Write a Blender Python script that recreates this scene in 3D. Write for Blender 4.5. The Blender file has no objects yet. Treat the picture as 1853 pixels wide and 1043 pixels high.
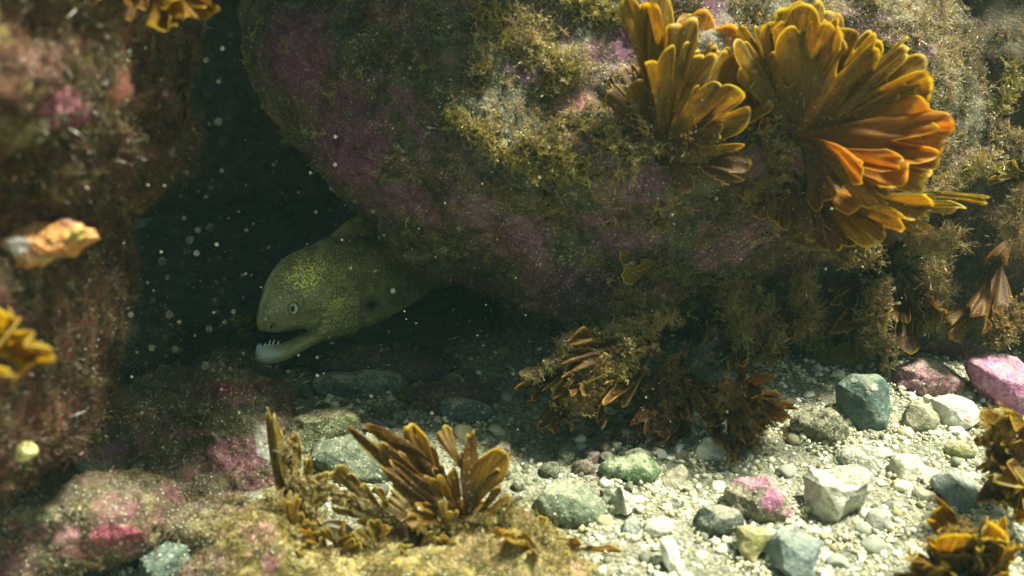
import bpy, bmesh, math, random
from mathutils.bvhtree import BVHTree
import numpy as np
from mathutils import Vector

# ------------------------------------------------------------------ camera
D = bpy.data
scn = bpy.context.scene
COL = scn.collection
PITCH = math.radians(22)
CAM = np.array([0.0, 0.0, 0.55])
FW = np.array([0, math.cos(PITCH), -math.sin(PITCH)])
UP = np.array([0, math.sin(PITCH), math.cos(PITCH)])
RT = np.array([1.0, 0, 0])
FOV = math.radians(50)
K = 2 * math.tan(FOV / 2) / 1853.0

cd = D.cameras.new("camera"); cam = D.objects.new("camera", cd); COL.objects.link(cam)
cam.location = CAM; cam.rotation_euler = (math.pi / 2 - PITCH, 0, 0)
cd.angle = FOV; cd.clip_start = 0.02; cd.clip_end = 60
cd.dof.use_dof = True; cd.dof.focus_distance = 1.17; cd.dof.aperture_fstop = 4.4
scn.camera = cam

# ------------------------------------------------------------------ light
SUN_DIR = Vector((0.40, 0.05, 0.91)).normalized()
w = D.worlds.new("World"); scn.world = w; w.use_nodes = True
nt = w.node_tree; bg = nt.nodes["Background"]
sky = nt.nodes.new("ShaderNodeTexSky"); sky.sky_type = 'NISHITA'; sky.sun_disc = False
sky.sun_elevation = math.asin(SUN_DIR.z); sky.sun_rotation = math.atan2(SUN_DIR.x, SUN_DIR.y)
tint = nt.nodes.new("ShaderNodeMix"); tint.data_type = 'RGBA'; tint.blend_type = 'MULTIPLY'
tint.inputs[0].default_value = 1.0; tint.inputs[7].default_value = (1.0, 0.95, 0.55, 1)   # light reaching down through green water
nt.links.new(sky.outputs[0], tint.inputs[6]); nt.links.new(tint.outputs[2], bg.inputs[0])
bg.inputs[1].default_value = 0.07
sd = D.lights.new("sun", 'SUN'); sd.energy = 5.0; sd.angle = math.radians(9); sd.color = (1.0, 0.97, 0.76)   # softened by the rippled surface overhead
sun = D.objects.new("sun", sd); COL.objects.link(sun)
sun.rotation_euler = SUN_DIR.to_track_quat('Z', 'Y').to_euler(); sun.location = (1, 0, 3)
vs = scn.view_settings
scn.display_settings.display_device = 'sRGB'
vs.view_transform = 'Standard'; vs.look = 'None'; vs.gamma = 1; vs.use_curve_mapping = False; vs.exposure = 1.55
scn.cycles.volume_bounces = 1
scn.cycles.max_bounces = 6

# ------------------------------------------------------------------ maths helpers
def P(px, py, d):
    """a point seen at photo pixel (px, py), d metres in front of the lens"""
    px = np.asarray(px, float); py = np.asarray(py, float); d = np.asarray(d, float)
    x = (px - 926.5) * K * d; y = -(py - 521.5) * K * d
    return CAM + x[..., None] * RT + y[..., None] * UP + d[..., None] * FW

def proj(v):
    r = v - CAM; d = r @ FW
    return 926.5 + (r @ RT) / (K * d), 521.5 - (r @ UP) / (K * d), d

_perm = np.random.RandomState(7).permutation(256); _perm = np.concatenate([_perm, _perm, _perm])
_g = np.random.RandomState(3).normal(size=(256, 3)); _g /= np.linalg.norm(_g, axis=1)[:, None]
def pnoise(p):
    i = np.floor(p).astype(int); f = p - i; i &= 255
    u = f * f * f * (f * (f * 6 - 15) + 10)
    out = np.zeros(len(p))
    for dx in (0, 1):
        for dy in (0, 1):
            for dz in (0, 1):
                h = _perm[_perm[_perm[i[:, 0] + dx] + i[:, 1] + dy] + i[:, 2] + dz]
                gdot = (_g[h] * (f - np.array([dx, dy, dz]))).sum(1)
                wt = (u[:, 0] if dx else 1 - u[:, 0]) * (u[:, 1] if dy else 1 - u[:, 1]) * (u[:, 2] if dz else 1 - u[:, 2])
                out += gdot * wt
    return out * 1.6
def fbm(p, octv=4, rough=0.55, ridge=False):
    a, s, out = 1.0, 0.0, np.zeros(len(p))
    for k in range(octv):
        n = pnoise(p * 2.03 ** k + 17.3 * k)
        if ridge: n = 1 - 2 * np.abs(n)
        out += a * n; s += a; a *= rough
    return out / s

def seabed_z(x, y):
    x = np.asarray(x, float); y = np.asarray(y, float)
    p = np.stack([x.ravel(), y.ravel(), np.zeros(x.size)], 1)
    z = 0.014 * fbm(p * 5, 3) + 0.004 * fbm(p * 30 + 5, 2)
    return z.reshape(x.shape)

def G(px, py):
    """where the ray through a photo pixel meets the sea bed; returns the point and its depth"""
    dr = P(px, py, 1.0) - CAM; z = 0.0
    for _ in range(4):
        t = (z - CAM[2]) / dr[2]; q = CAM + dr * t
        z = float(seabed_z(q[0], q[1]))
    return q, t

# ------------------------------------------------------------------ scene helpers
def tag(o, label=None, cat=None, group=None, kind=None):
    if label: o["label"] = label
    if cat: o["category"] = cat
    if group: o["group"] = group
    if kind: o["kind"] = kind
    return o
def empty(name, loc, label=None, cat=None, group=None):
    o = D.objects.new(name, None); COL.objects.link(o); o.location = loc; o.empty_display_size = 0.03
    return tag(o, label, cat, group)

def mesh_obj(name, V, F, mat, parent=None, origin=None, col=None, uv=None, smooth=True, attrs=None, matidx=None):
    V = np.asarray(V, float)
    F = np.asarray(F, int)
    if origin is None: origin = np.array(parent.location) if parent is not None else V.mean(0)
    W = V - origin
    me = D.meshes.new(name)
    me.vertices.add(len(W)); me.vertices.foreach_set("co", W.astype(np.float32).ravel())
    k = F.shape[1]
    me.loops.add(F.size); me.loops.foreach_set("vertex_index", F.astype(np.int32).ravel())
    me.polygons.add(len(F)); me.polygons.foreach_set("loop_start", np.arange(0, F.size, k, dtype=np.int32))
    me.polygons.foreach_set("use_smooth", np.full(len(F), smooth))
    for m in (mat if isinstance(mat, (list, tuple)) else [mat]): me.materials.append(m)
    if matidx is not None: me.polygons.foreach_set("material_index", np.asarray(matidx, np.int32))
    if col is not None:
        a = me.color_attributes.new("Col", 'FLOAT_COLOR', 'POINT')
        c = np.ones((len(W), 4), np.float32); c[:, :col.shape[1]] = col
        a.data.foreach_set("color", c.ravel())
    if uv is not None:
        l = me.uv_layers.new(name="UVMap"); l.data.foreach_set("uv", np.asarray(uv, np.float32)[F.ravel()].ravel())
    for kk, vv in (attrs or {}).items():
        a = me.attributes.new(kk, 'FLOAT', 'POINT'); a.data.foreach_set("value", np.asarray(vv, np.float32))
    me.update(calc_edges=True); me.validate()
    o = D.objects.new(name, me); COL.objects.link(o)
    if parent is not None:
        o.parent = parent
        pl = np.array(parent.location)
        o.location = origin - pl
    else: o.location = origin
    return o

_ico = {}
def ico(sub):
    if sub not in _ico:
        bm = bmesh.new(); bmesh.ops.create_icosphere(bm, subdivisions=sub, radius=1)
        bm.verts.ensure_lookup_table()
        _ico[sub] = (np.array([v.co[:] for v in bm.verts]), np.array([[v.index for v in f.verts] for f in bm.faces]))
        bm.free()
    return _ico[sub]

# ------------------------------------------------------------------ materials
class NB:
    def __init__(s, name):
        s.m = D.materials.new(name); s.m.use_nodes = True; s.t = s.m.node_tree
        s.b = s.t.nodes["Principled BSDF"]; s.out = s.t.nodes["Material Output"]
    def n(s, typ, **kw):
        nd = s.t.nodes.new(typ)
        for k, v in kw.items(): setattr(nd, k, v)
        return nd
    def l(s, a, b): s.t.links.new(a, b)
    def noise(s, vec, scale, detail=5, rough=0.6, dist=0.0):
        nd = s.n("ShaderNodeTexNoise"); nd.inputs["Scale"].default_value = scale; nd.inputs["Detail"].default_value = detail
        nd.inputs["Roughness"].default_value = rough; nd.inputs["Distortion"].default_value = dist
        s.l(vec, nd.inputs["Vector"]); return nd.outputs[0]
    def ramp(s, fac, a, b):
        nd = s.n("ShaderNodeMapRange"); nd.interpolation_type = 'SMOOTHSTEP'
        nd.inputs[1].default_value = a; nd.inputs[2].default_value = b
        s.l(fac, nd.inputs[0]); return nd.outputs[0]
    def math(s, op, a, b):
        nd = s.n("ShaderNodeMath", operation=op)
        for i, v in enumerate((a, b)):
            if isinstance(v, (int, float)): nd.inputs[i].default_value = v
            else: s.l(v, nd.inputs[i])
        return nd.outputs[0]
    def mix(s, fac, a, b, mode='MIX'):
        nd = s.n("ShaderNodeMix", data_type='RGBA', blend_type=mode)
        for i, v in ((0, fac), (6, a), (7, b)):
            if isinstance(v, (int, float)): nd.inputs[i].default_value = v
            elif isinstance(v, (tuple, list)): nd.inputs[i].default_value = (*v[:3], 1)
            else: s.l(v, nd.inputs[i])
        return nd.outputs[2]
    def coords(s):
        tc = s.n("ShaderNodeTexCoord"); oi = s.n("ShaderNodeObjectInfo")
        ad = s.n("ShaderNodeVectorMath", operation='ADD'); s.l(tc.outputs["Object"], ad.inputs[0])
        mu = s.n("ShaderNodeMath", operation='MULTIPLY'); mu.inputs[1].default_value = 37.0; s.l(oi.outputs["Random"], mu.inputs[0])
        s.l(mu.outputs[0], ad.inputs[1]); return ad.outputs[0]
    def bump(s, h, strength, dist):
        nd = s.n("ShaderNodeBump"); nd.inputs["Strength"].default_value = strength; nd.inputs["Distance"].default_value = dist
        s.l(h, nd.inputs["Height"]); return nd

def rock_mat(name, c1, c2, c3, crust=0.5, sp=(0.35, 0.36, 0.26), spk=0.62, scale=12, c4=None, rough=0.75, bstr=0.8, fine=1.0, dust=0.0):
    b = NB(name); v = b.coords()
    n1 = b.noise(v, scale, 6, 0.62, 0.4); n2 = b.noise(v, scale * 5, 7, 0.68); n3 = b.noise(v, scale * 2.1 + 3, 5, 0.6, 0.8)
    n4 = b.noise(v, 420 * fine, 3, 0.7); n5 = b.noise(v, 150 * fine, 4, 0.7)
    col = b.mix(b.ramp(n2, 0.36, 0.64), c1, c2)
    col = b.mix(b.math('MULTIPLY', b.ramp(n1, crust, crust + 0.10), b.ramp(n5, 0.3, 0.55)), col, c3)
    if c4: col = b.mix(b.math('MULTIPLY', b.ramp(n3, 0.53, 0.63), b.ramp(n5, 0.35, 0.6)), col, c4)
    col = b.mix(b.math('MULTIPLY', b.ramp(n4, spk, spk + 0.06), b.ramp(n3, 0.36, 0.56)), col, sp)
    at = b.n("ShaderNodeAttribute", attribute_name="Col")
    col = b.mix(b.math('MULTIPLY', at.outputs["Alpha"], b.ramp(b.math('ADD', n5, b.math('MULTIPLY', at.outputs["Alpha"], 0.35)), 0.42, 0.66)), col, b.mix(b.ramp(n2, 0.30, 0.66), b.mix(1.0, at.outputs["Color"], (0.45, 0.42, 0.40), 'MULTIPLY'), b.mix(b.math('MULTIPLY', b.ramp(n4, 0.5, 0.62), 0.5), at.outputs["Color"], (0.55, 0.46, 0.44))))
    dk = b.ramp(n5, 0.28, 0.5)
    if dust:
        ge = b.n("ShaderNodeNewGeometry"); sz = b.n("ShaderNodeSeparateXYZ"); b.l(ge.outputs["Normal"], sz.inputs[0])
        n6 = b.noise(v, 90 * fine, 6, 0.75)
        up = b.ramp(b.math('ADD', sz.outputs[2], b.math('MULTIPLY', b.math('SUBTRACT', n6, 0.5), 2.4)), 0.62, 1.0)
        col = b.mix(b.math('MULTIPLY', up, dust), col, b.mix(n4, (0.30, 0.29, 0.19), (0.62, 0.60, 0.46)))
    col = b.mix(b.math('MULTIPLY', b.math('SUBTRACT', 1.0, dk), 0.55), col, (c1[0] * .4, c1[1] * .4, c1[2] * .4))
    b.l(col, b.b.inputs["Base Color"]); b.b.inputs["Roughness"].default_value = rough
    b.b.inputs["Specular IOR Level"].default_value = 0.25
    h = b.math('ADD', b.math('MULTIPLY', n2, 1.2), b.math('ADD', b.math('MULTIPLY', n5, 0.7), b.math('MULTIPLY', n4, 0.35)))
    h = b.math('ADD', h, b.math('MULTIPLY', at.outputs["Alpha"], 0.5))
    b.l(b.bump(h, bstr, 0.006).outputs[0], b.b.inputs["Normal"])
    return b.m

def fuzz_mat(name, trans=0.35, rough=0.6):
    b = NB(name); at = b.n("ShaderNodeAttribute", attribute_name="Col")
    b.t.nodes.remove(b.b)
    df = b.n("ShaderNodeBsdfDiffuse"); tr = b.n("ShaderNodeBsdfTranslucent"); mx = b.n("ShaderNodeMixShader"); mx.inputs[0].default_value = trans
    b.l(at.outputs["Color"], df.inputs[0]); b.l(at.outputs["Color"], tr.inputs[0]); b.l(df.outputs[0], mx.inputs[1]); b.l(tr.outputs[0], mx.inputs[2])
    gl = b.n("ShaderNodeBsdfGlossy"); gl.inputs["Roughness"].default_value = 0.35; m2 = b.n("ShaderNodeMixShader"); m2.inputs[0].default_value = 0.05
    b.l(mx.outputs[0], m2.inputs[1]); b.l(gl.outputs[0], m2.inputs[2]); b.l(m2.outputs[0], b.out.inputs[0])
    return b.m

def grain_mat(name):
    b = NB(name); at = b.n("ShaderNodeAttribute", attribute_name="Col"); v = b.coords()
    n = b.noise(v, 300, 4, 0.7)
    b.l(b.mix(b.math('MULTIPLY', b.ramp(n, 0.4, 0.62), 0.5), at.outputs["Color"], b.mix(1.0, at.outputs["Color"], (0.45, 0.5, 0.42), 'MULTIPLY')), b.b.inputs["Base Color"])
    b.b.inputs["Roughness"].default_value = 0.7; b.b.inputs["Specular IOR Level"].default_value = 0.3
    b.l(b.bump(n, 0.4, 0.002).outputs[0], b.b.inputs["Normal"])
    return b.m

def frond_mat(name, base, mid, edge, trans=0.6, speck=0.635, edge_at=0.96):
    """leathery brown seaweed: darker stalk end, growing margin paler, faint streaks along the blade, grains of sediment"""
    b = NB(name); uv = b.n("ShaderNodeUVMap"); sx = b.n("ShaderNodeSeparateXYZ"); b.l(uv.outputs[0], sx.inputs[0])
    v = b.coords()
    mp = b.n("ShaderNodeMapping"); mp.inputs["Scale"].default_value = (1.5, 9, 1); b.l(uv.outputs[0], mp.inputs[0])
    st = b.noise(mp.outputs[0], 2.2, 5, 0.65); n2 = b.noise(v, 55, 5, 0.65); n4 = b.noise(v, 380, 2, 0.6)
    u = b.math('ADD', sx.outputs[0], b.math('MULTIPLY', b.math('SUBTRACT', n2, 0.5), 0.25))
    col = b.mix(b.ramp(u, 0.12, 0.85), base, mid)
    col = b.mix(b.math('MULTIPLY', b.ramp(st, 0.42, 0.68), 0.75), col, (base[0] * .5, base[1] * .45, base[2] * .4))
    col = b.mix(b.math('MULTIPLY', b.ramp(n2, 0.52, 0.72), 0.5), col, (mid[0] * 1.25, mid[1] * 1.3, mid[2] * 1.6))
    col = b.mix(b.math('MULTIPLY', b.ramp(sx.outputs[0], edge_at, 0.99), b.ramp(n2, 0.30, 0.58)), col, edge)
    col = b.mix(b.math('MULTIPLY', b.ramp(n4, speck, speck + 0.05), 0.8), col, (0.42, 0.40, 0.24))
    b.t.nodes.remove(b.b)
    df = b.n("ShaderNodeBsdfDiffuse"); tr = b.n("ShaderNodeBsdfTranslucent"); mx = b.n("ShaderNodeMixShader"); mx.inputs[0].default_value = trans
    hs = b.n("ShaderNodeHueSaturation"); hs.inputs["Saturation"].default_value = 1.25; hs.inputs["Value"].default_value = 1.7; b.l(col, hs.inputs["Color"])
    bp = b.bump(b.math('ADD', b.math('MULTIPLY', st, .5), b.math('MULTIPLY', n2, 0.7)), 0.45, 0.003)
    b.l(col, df.inputs[0]); b.l(hs.outputs[0], tr.inputs[0]); b.l(bp.outputs[0], df.inputs["Normal"])
    b.l(df.outputs[0], mx.inputs[1]); b.l(tr.outputs[0], mx.inputs[2])
    gl = b.n("ShaderNodeBsdfGlossy"); gl.inputs["Roughness"].default_value = 0.5; b.l(bp.outputs[0], gl.inputs["Normal"])
    m2 = b.n("ShaderNodeMixShader"); m2.inputs[0].default_value = 0.022
    b.l(mx.outputs[0], m2.inputs[1]); b.l(gl.outputs[0], m2.inputs[2])
    tp = b.n("ShaderNodeBsdfTransparent"); tp.inputs[0].default_value = (1.0, .86, .40, 1); m3 = b.n("ShaderNodeMixShader")
    n5 = b.noise(v, 120, 4, 0.7)
    hole = b.math('MULTIPLY', b.ramp(n5, 0.66, 0.68), b.ramp(sx.outputs[0], 0.25, 0.5))
    b.l(b.math('MAXIMUM', hole, b.math('MULTIPLY', b.ramp(n2, 0.35, 0.65), 0.24)), m3.inputs[0])
    b.l(m2.outputs[0], m3.inputs[1]); b.l(tp.outputs[0], m3.inputs[2]); b.l(m3.outputs[0], b.out.inputs[0])
    return b.m

FUZZ = fuzz_mat("algae_filament"); GRAIN = grain_mat("gravel_grain")
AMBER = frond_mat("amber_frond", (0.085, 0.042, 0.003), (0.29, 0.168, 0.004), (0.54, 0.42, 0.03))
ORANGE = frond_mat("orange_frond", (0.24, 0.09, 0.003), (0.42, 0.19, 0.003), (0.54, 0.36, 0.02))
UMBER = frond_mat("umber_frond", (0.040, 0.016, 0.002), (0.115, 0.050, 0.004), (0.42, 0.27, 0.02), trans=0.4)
OLIVE = frond_mat("olive_frond", (0.10, 0.065, 0.010), (0.25, 0.18, 0.025), (0.50, 0.44, 0.12), speck=0.6)

# ------------------------------------------------------------------ rocks
def star_radius(poly, cx, cy):
    """distance from (cx, cy) to a closed outline as a function of the angle"""
    q = np.array(poly, float) - [cx, cy]; q[:, 1] *= -1
    th = np.linspace(-math.pi, math.pi, 721); r = np.zeros_like(th)
    dx, dy = np.cos(th), np.sin(th)
    for a, b in zip(q, np.roll(q, -1, 0)):
        e = b - a; den = dx * e[1] - dy * e[0]
        with np.errstate(all='ignore'):
            t = (a[0] * e[1] - a[1] * e[0]) / den; s = (a[0] * dy - a[1] * dx) / den
        ok = (t > 0) & (s >= -1e-6) & (s <= 1 + 1e-6); r = np.where(ok, np.maximum(r, t), r)
    k = np.hanning(15); k /= k.sum(); rr = np.convolve(np.concatenate([r[-8:-1], r, r[1:8]]), k, 'valid')[:721]
    return th, rr

def ellipse(cx, cy, ww, hh, rng, rot=0.0, wob=0.12, n=28):
    th = np.linspace(0, 2 * math.pi, n, endpoint=False)
    m = 1 + wob * (np.sin(2 * th + rng.uniform(0, 6)) * .6 + np.sin(3 * th + rng.uniform(0, 6)) * .6 + np.sin(5 * th + rng.uniform(0, 6)) * .3)
    x = np.cos(th) * ww / 2 * m; y = np.sin(th) * hh / 2 * m
    return np.stack([cx + x * math.cos(rot) - y * math.sin(rot), cy + x * math.sin(rot) + y * math.cos(rot)], 1)

def rock_geo(poly, d, tf, tb, sub=6, box=0.75, amp=0.01, freq=12, octv=5, lean=0.0, leanx=0.0, cuts=0, cutd=(0.6, 0.85), seed=1, c=None, ridge=0.0, under=None):
    """a closed boulder: outline around its middle, tf metres of belly towards the viewer and tb metres behind"""
    rng = np.random.RandomState(seed)
    n, F = ico(sub); p = n.copy()
    for _ in range(cuts):
        a = rng.normal(size=3); a /= np.linalg.norm(a); a[2] = abs(a[2]) * 1.1; a /= np.linalg.norm(a)
        o = rng.uniform(*cutd); s = p @ a - o; m = s > 0; p[m] -= s[m][:, None] * a
    poly = np.array(poly, float)
    cx, cy = c if c else (poly[:, 0].mean(), poly[:, 1].mean())
    th, rr = star_radius(poly, cx, cy)
    ang = np.arctan2(p[:, 1], p[:, 0]); R = np.interp(ang, th, rr) * K * d
    rho = np.hypot(p[:, 0], p[:, 1]); mag = np.linalg.norm(p, axis=1) + 1e-9
    sc = mag * (rho / mag + 1e-9) ** box / (rho + 1e-9)
    X = p[:, 0] * sc * R; Y = p[:, 1] * sc * R
    zz = np.sign(p[:, 2]) * mag * (np.abs(p[:, 2]) / mag) ** box
    Z = np.where(zz > 0, zz * tf, zz * tb)
    dep = d - Z + lean * Y + leanx * X
    if under: dep = dep + np.maximum(0, -(Y - (cy - under[0]) * K * d)) * under[1]     # the underside draws back
    x0 = (cx - 926.5) * K * d; y0 = -(cy - 521.5) * K * d
    V = CAM + (x0 + X)[:, None] * RT + (y0 + Y)[:, None] * UP + dep[:, None] * FW
    nw = n[:, :1] * RT + n[:, 1:2] * UP - n[:, 2:] * FW
    q = V * freq + seed * 3.7
    dis = amp * fbm(q, octv, 0.52)
    if ridge: dis += ridge * fbm(q * 0.8 + 9, octv, 0.5, True)
    V = V + nw * dis[:, None]
    return V, F

def patch_col(V, patches):
    """encrusting growths: (px, py, rx, ry, rgb, strength) spots on a rock, stored as a colour of its own skin"""
    c = np.zeros((len(V), 4)); px, py, _ = proj(V); jit = fbm(V * 40, 3) * 0.5
    for (x, y, rx, ry, rgb, s) in patches:
        k = 1 - np.hypot((px - x) / rx, (py - y) / ry) + jit * 0.9
        k = np.clip(k * 2.2, 0, 1) * s; m = k > c[:, 3]
        c[m, :3] = rgb; c[m, 3] = k[m]
    return c

# ------------------------------------------------------------------ tufts and scatter
def ribbon(pts, wd, rng):
    pts = np.array(pts); t = np.gradient(pts, axis=0); t /= np.linalg.norm(t, axis=1)[:, None] + 1e-9
    s = np.cross(t, rng.normal(size=3)); s /= np.linalg.norm(s, axis=1)[:, None] + 1e-9
    taper = np.linspace(1, 0.45, len(pts))[:, None] * wd / 2
    V = np.concatenate([pts - s * taper, pts + s * taper]); k = len(pts)
    i = np.arange(k - 1); F = np.stack([i, i + 1, i + 1 + k, i + k], 1)
    return V, F
def join(parts):
    Vs, Fs, o = [], [], 0
    for v, f in parts: Vs.append(v); Fs.append(f + o); o += len(v)
    return np.concatenate(Vs), np.concatenate(Fs)
def tuft(rng, nst=7, spread=0.9, br=4, wd=0.07, curl=0.5):
    parts = []
    for _ in range(nst):
        dr = np.array([rng.normal() * spread, rng.normal() * spread, 1.0]); dr /= np.linalg.norm(dr)
        bend = rng.normal(size=3) * curl; L = rng.uniform(0.6, 1.1); pts = []
        for k in range(5):
            s = k / 4; pts.append(dr * s * L + bend * s * s * 0.35)
        parts.append(ribbon(pts, wd, rng))
        for _ in range(br):
            k = rng.randint(1, 5); d2 = dr + rng.normal(size=3) * 0.9; d2 /= np.linalg.norm(d2); l2 = rng.uniform(0.12, 0.34)
            b0 = np.array(pts[k]); parts.append(ribbon([b0, b0 + d2 * l2 * 0.6, b0 + d2 * l2 + rng.normal(size=3) * 0.05], wd * 0.9, rng))
    return join(parts)
_r = np.random.RandomState(11)
TUFTS = [tuft(_r) for _ in range(7)]
SHAGGY = [tuft(_r, 9, 0.6, 2, 0.05, 0.9) for _ in range(5)]
FEATHER = [tuft(_r, 5, 0.5, 9, 0.085, 0.5) for _ in range(6)]

def pebble_tpl(rng, sub=1):
    n, F = ico(sub); v = n.copy()
    for _ in range(4):
        a = rng.normal(size=3); a /= np.linalg.norm(a); o = rng.uniform(0.5, 0.85); s = v @ a - o; m = s > 0; v[m] -= s[m][:, None] * a
    v *= np.array([1, rng.uniform(0.65, 1), rng.uniform(0.5, 0.85)]); v += rng.normal(size=v.shape) * 0.04
    return v, F
GRAINS = [pebble_tpl(_r) for _ in range(10)]

def frames(nrm, rng, tilt):
    z = nrm + rng.normal(size=nrm.shape) * tilt; z /= np.linalg.norm(z, axis=1)[:, None]
    x = np.cross(z, rng.normal(size=z.shape)); x /= np.linalg.norm(x, axis=1)[:, None]
    return x, np.cross(z, x), z
def scatter(tpl, pts, nrm, size, cols, rng, tilt=0.3, sink=0.0, vary=0.25):
    x, y, z = frames(nrm, rng, tilt); which = rng.randint(0, len(tpl), len(pts)); Vs, Fs, Cs, o = [], [], [], 0
    for k, (v, f) in enumerate(tpl):
        m = np.where(which == k)[0]
        if not len(m): continue
        B = np.stack([x[m], y[m], z[m]], 1)                       # (n,3,3)
        W = np.einsum('vk,nkj->nvj', v, B) * size[m][:, None, None] + (pts[m] - z[m] * size[m][:, None] * sink)[:, None, :]
        Vs.append(W.reshape(-1, 3)); Fs.append((f[None] + (np.arange(len(m)) * len(v))[:, None, None]).reshape(-1, f.shape[1]) + o); o += W.shape[0] * W.shape[1]
        c = cols[m] * (1 + rng.uniform(-vary, vary, (len(m), 1)))
        Cs.append(np.repeat(c, len(v), 0))
    return np.concatenate(Vs), np.concatenate(Fs), np.concatenate(Cs)

def surf_points(V, F, N, rng, dens=None, margin=80, facing=-0.15):
    a, b, c = V[F[:, 0]], V[F[:, 1]], V[F[:, 2]]; cr = np.cross(b - a, c - a); ar = np.linalg.norm(cr, axis=1) + 1e-12
    nr = cr / ar[:, None]; ce = (a + b + c) / 3
    px, py, d = proj(ce); view = CAM - ce; view /= np.linalg.norm(view, axis=1)[:, None]
    wgt = ar * ((nr * view).sum(1) > facing) * (px > -margin) * (px < 1853 + margin) * (py > -margin) * (py < 1043 + margin)
    if dens is not None: wgt = wgt * dens(ce, px, py, nr)
    if wgt.sum() <= 0: return np.zeros((0, 3)), np.zeros((0, 3))
    k = rng.choice(len(F), N, p=wgt / wgt.sum()); r1, r2 = rng.rand(N, 1), rng.rand(N, 1)
    m = r1 + r2 > 1; r1 = np.where(m, 1 - r1, r1); r2 = np.where(m, 1 - r2, r2)
    return a[k] + (b[k] - a[k]) * r1 + (c[k] - a[k]) * r2, nr[k]

def palette(n, cols, wts, rng):
    wts = np.array(wts, float); return np.array(cols)[rng.choice(len(cols), n, p=wts / wts.sum())]

def clumpy(freq, lo, hi, off=0.0, floor=0.05):
    def f(ce, px, py, nr):
        n = fbm(ce * freq + off, 3); return floor + np.clip((n - lo) / (hi - lo), 0, 1)
    return f

TURF_OLIVE = [(0.15, 0.115, 0.045), (0.21, 0.165, 0.07), (0.09, 0.072, 0.03), (0.30, 0.25, 0.13), (0.13, 0.11, 0.07)]
TURF_BROWN = [(0.13, 0.06, 0.025), (0.18, 0.09, 0.04), (0.09, 0.05, 0.02), (0.22, 0.13, 0.05), (0.16, 0.06, 0.05)]
TURF_PALE = [(0.46, 0.39, 0.23), (0.40, 0.31, 0.16), (0.54, 0.46, 0.30), (0.30, 0.22, 0.09)]

def rock(name, label, cat, geo, mat, patches=(), group=None, turf=(), seed=5):
    """a rock and, where it has one, its coat of turf (a part of the rock)"""
    V, F = geo; base = V[V[:, 2].argmin()] * [0, 0, 1] + V.mean(0) * [1, 1, 0]
    o = mesh_obj(name, V, F, mat, origin=base, col=patch_col(V, patches))
    tag(o, label, cat, group)
    rng = np.random.RandomState(seed)
    parts = []
    for (tpl, N, size, cols, wts, dens, tilt) in turf:
        p, n = surf_points(V, F, N, rng, dens)
        if not len(p): continue
        n = n + np.array([0, 0, 0.35]); n /= np.linalg.norm(n, axis=1)[:, None]
        s = rng.uniform(size[0], size[1], len(p)) * rng.uniform(0.6, 1.25, len(p))
        parts.append(scatter(tpl, p, n, s, palette(len(p), cols, wts, rng), rng, tilt, 0.08))
    if parts:
        quads = [q for q in parts if q[1].shape[1] == 4]; tris = [q for q in parts if q[1].shape[1] == 3]
        for nm, ps, m in (("algae_turf", quads, FUZZ), ("sand_grains", tris, GRAIN)):
            if not ps: continue
            VV, FF = join([(a, b) for a, b, _ in ps]); CC = np.concatenate([c for _, _, c in ps])
            t = mesh_obj(nm, VV, FF, m, parent=o, origin=base, col=CC, smooth=(nm == "sand_grains"))
            t["kind"] = "stuff"
    return o

GR_COL = [(0.45, 0.46, 0.36), (0.30, 0.31, 0.22), (0.55, 0.55, 0.46), (0.22, 0.20, 0.12)]
def grains(N, s=(0.0006, 0.0014), dens=None): return (GRAINS, N, s, GR_COL, (3, 3, 1, 2), dens, 1.0)

# ------------------------------------------------------------------ sea bed, cave wall
def axis(lo, a, b, hi, nf, nc):
    return np.unique(np.concatenate([np.linspace(lo, a, nc), np.linspace(a, b, nf), np.linspace(b, hi, nc)]))
gx = axis(-7, -0.9, 1.0, 7, 260, 14); gy = axis(-3, 0.55, 1.9, 9, 200, 14)
XX, YY = np.meshgrid(gx, gy); ZZ = seabed_z(XX, YY)
V = np.stack([XX, YY, ZZ], -1).reshape(-1, 3); nxg = len(gx)
ii = (np.arange(len(gy) - 1)[:, None] * nxg + np.arange(nxg - 1)).ravel(); F = np.stack([ii, ii + 1, ii + 1 + nxg, ii + nxg], 1)
b = NB("sand_floor"); v = b.coords(); n1 = b.noise(v, 9, 5, .6); n2 = b.noise(v, 260, 4, .7); n3 = b.noise(v, 90, 5, .7)
c = b.mix(b.ramp(n2, .38, .62), (0.10, 0.105, 0.07), (0.36, 0.35, 0.25)); c = b.mix(b.math('MULTIPLY', b.ramp(n1, .5, .7), .5), c, (0.14, 0.16, 0.11))
b.l(c, b.b.inputs["Base Color"]); b.b.inputs["Roughness"].default_value = .85
b.l(b.bump(b.math('ADD', n2, n3), .9, .006).outputs[0], b.b.inputs["Normal"])
o = mesh_obj("seabed", V, F, b.m, origin=np.zeros(3)); tag(o, kind="structure")

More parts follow.
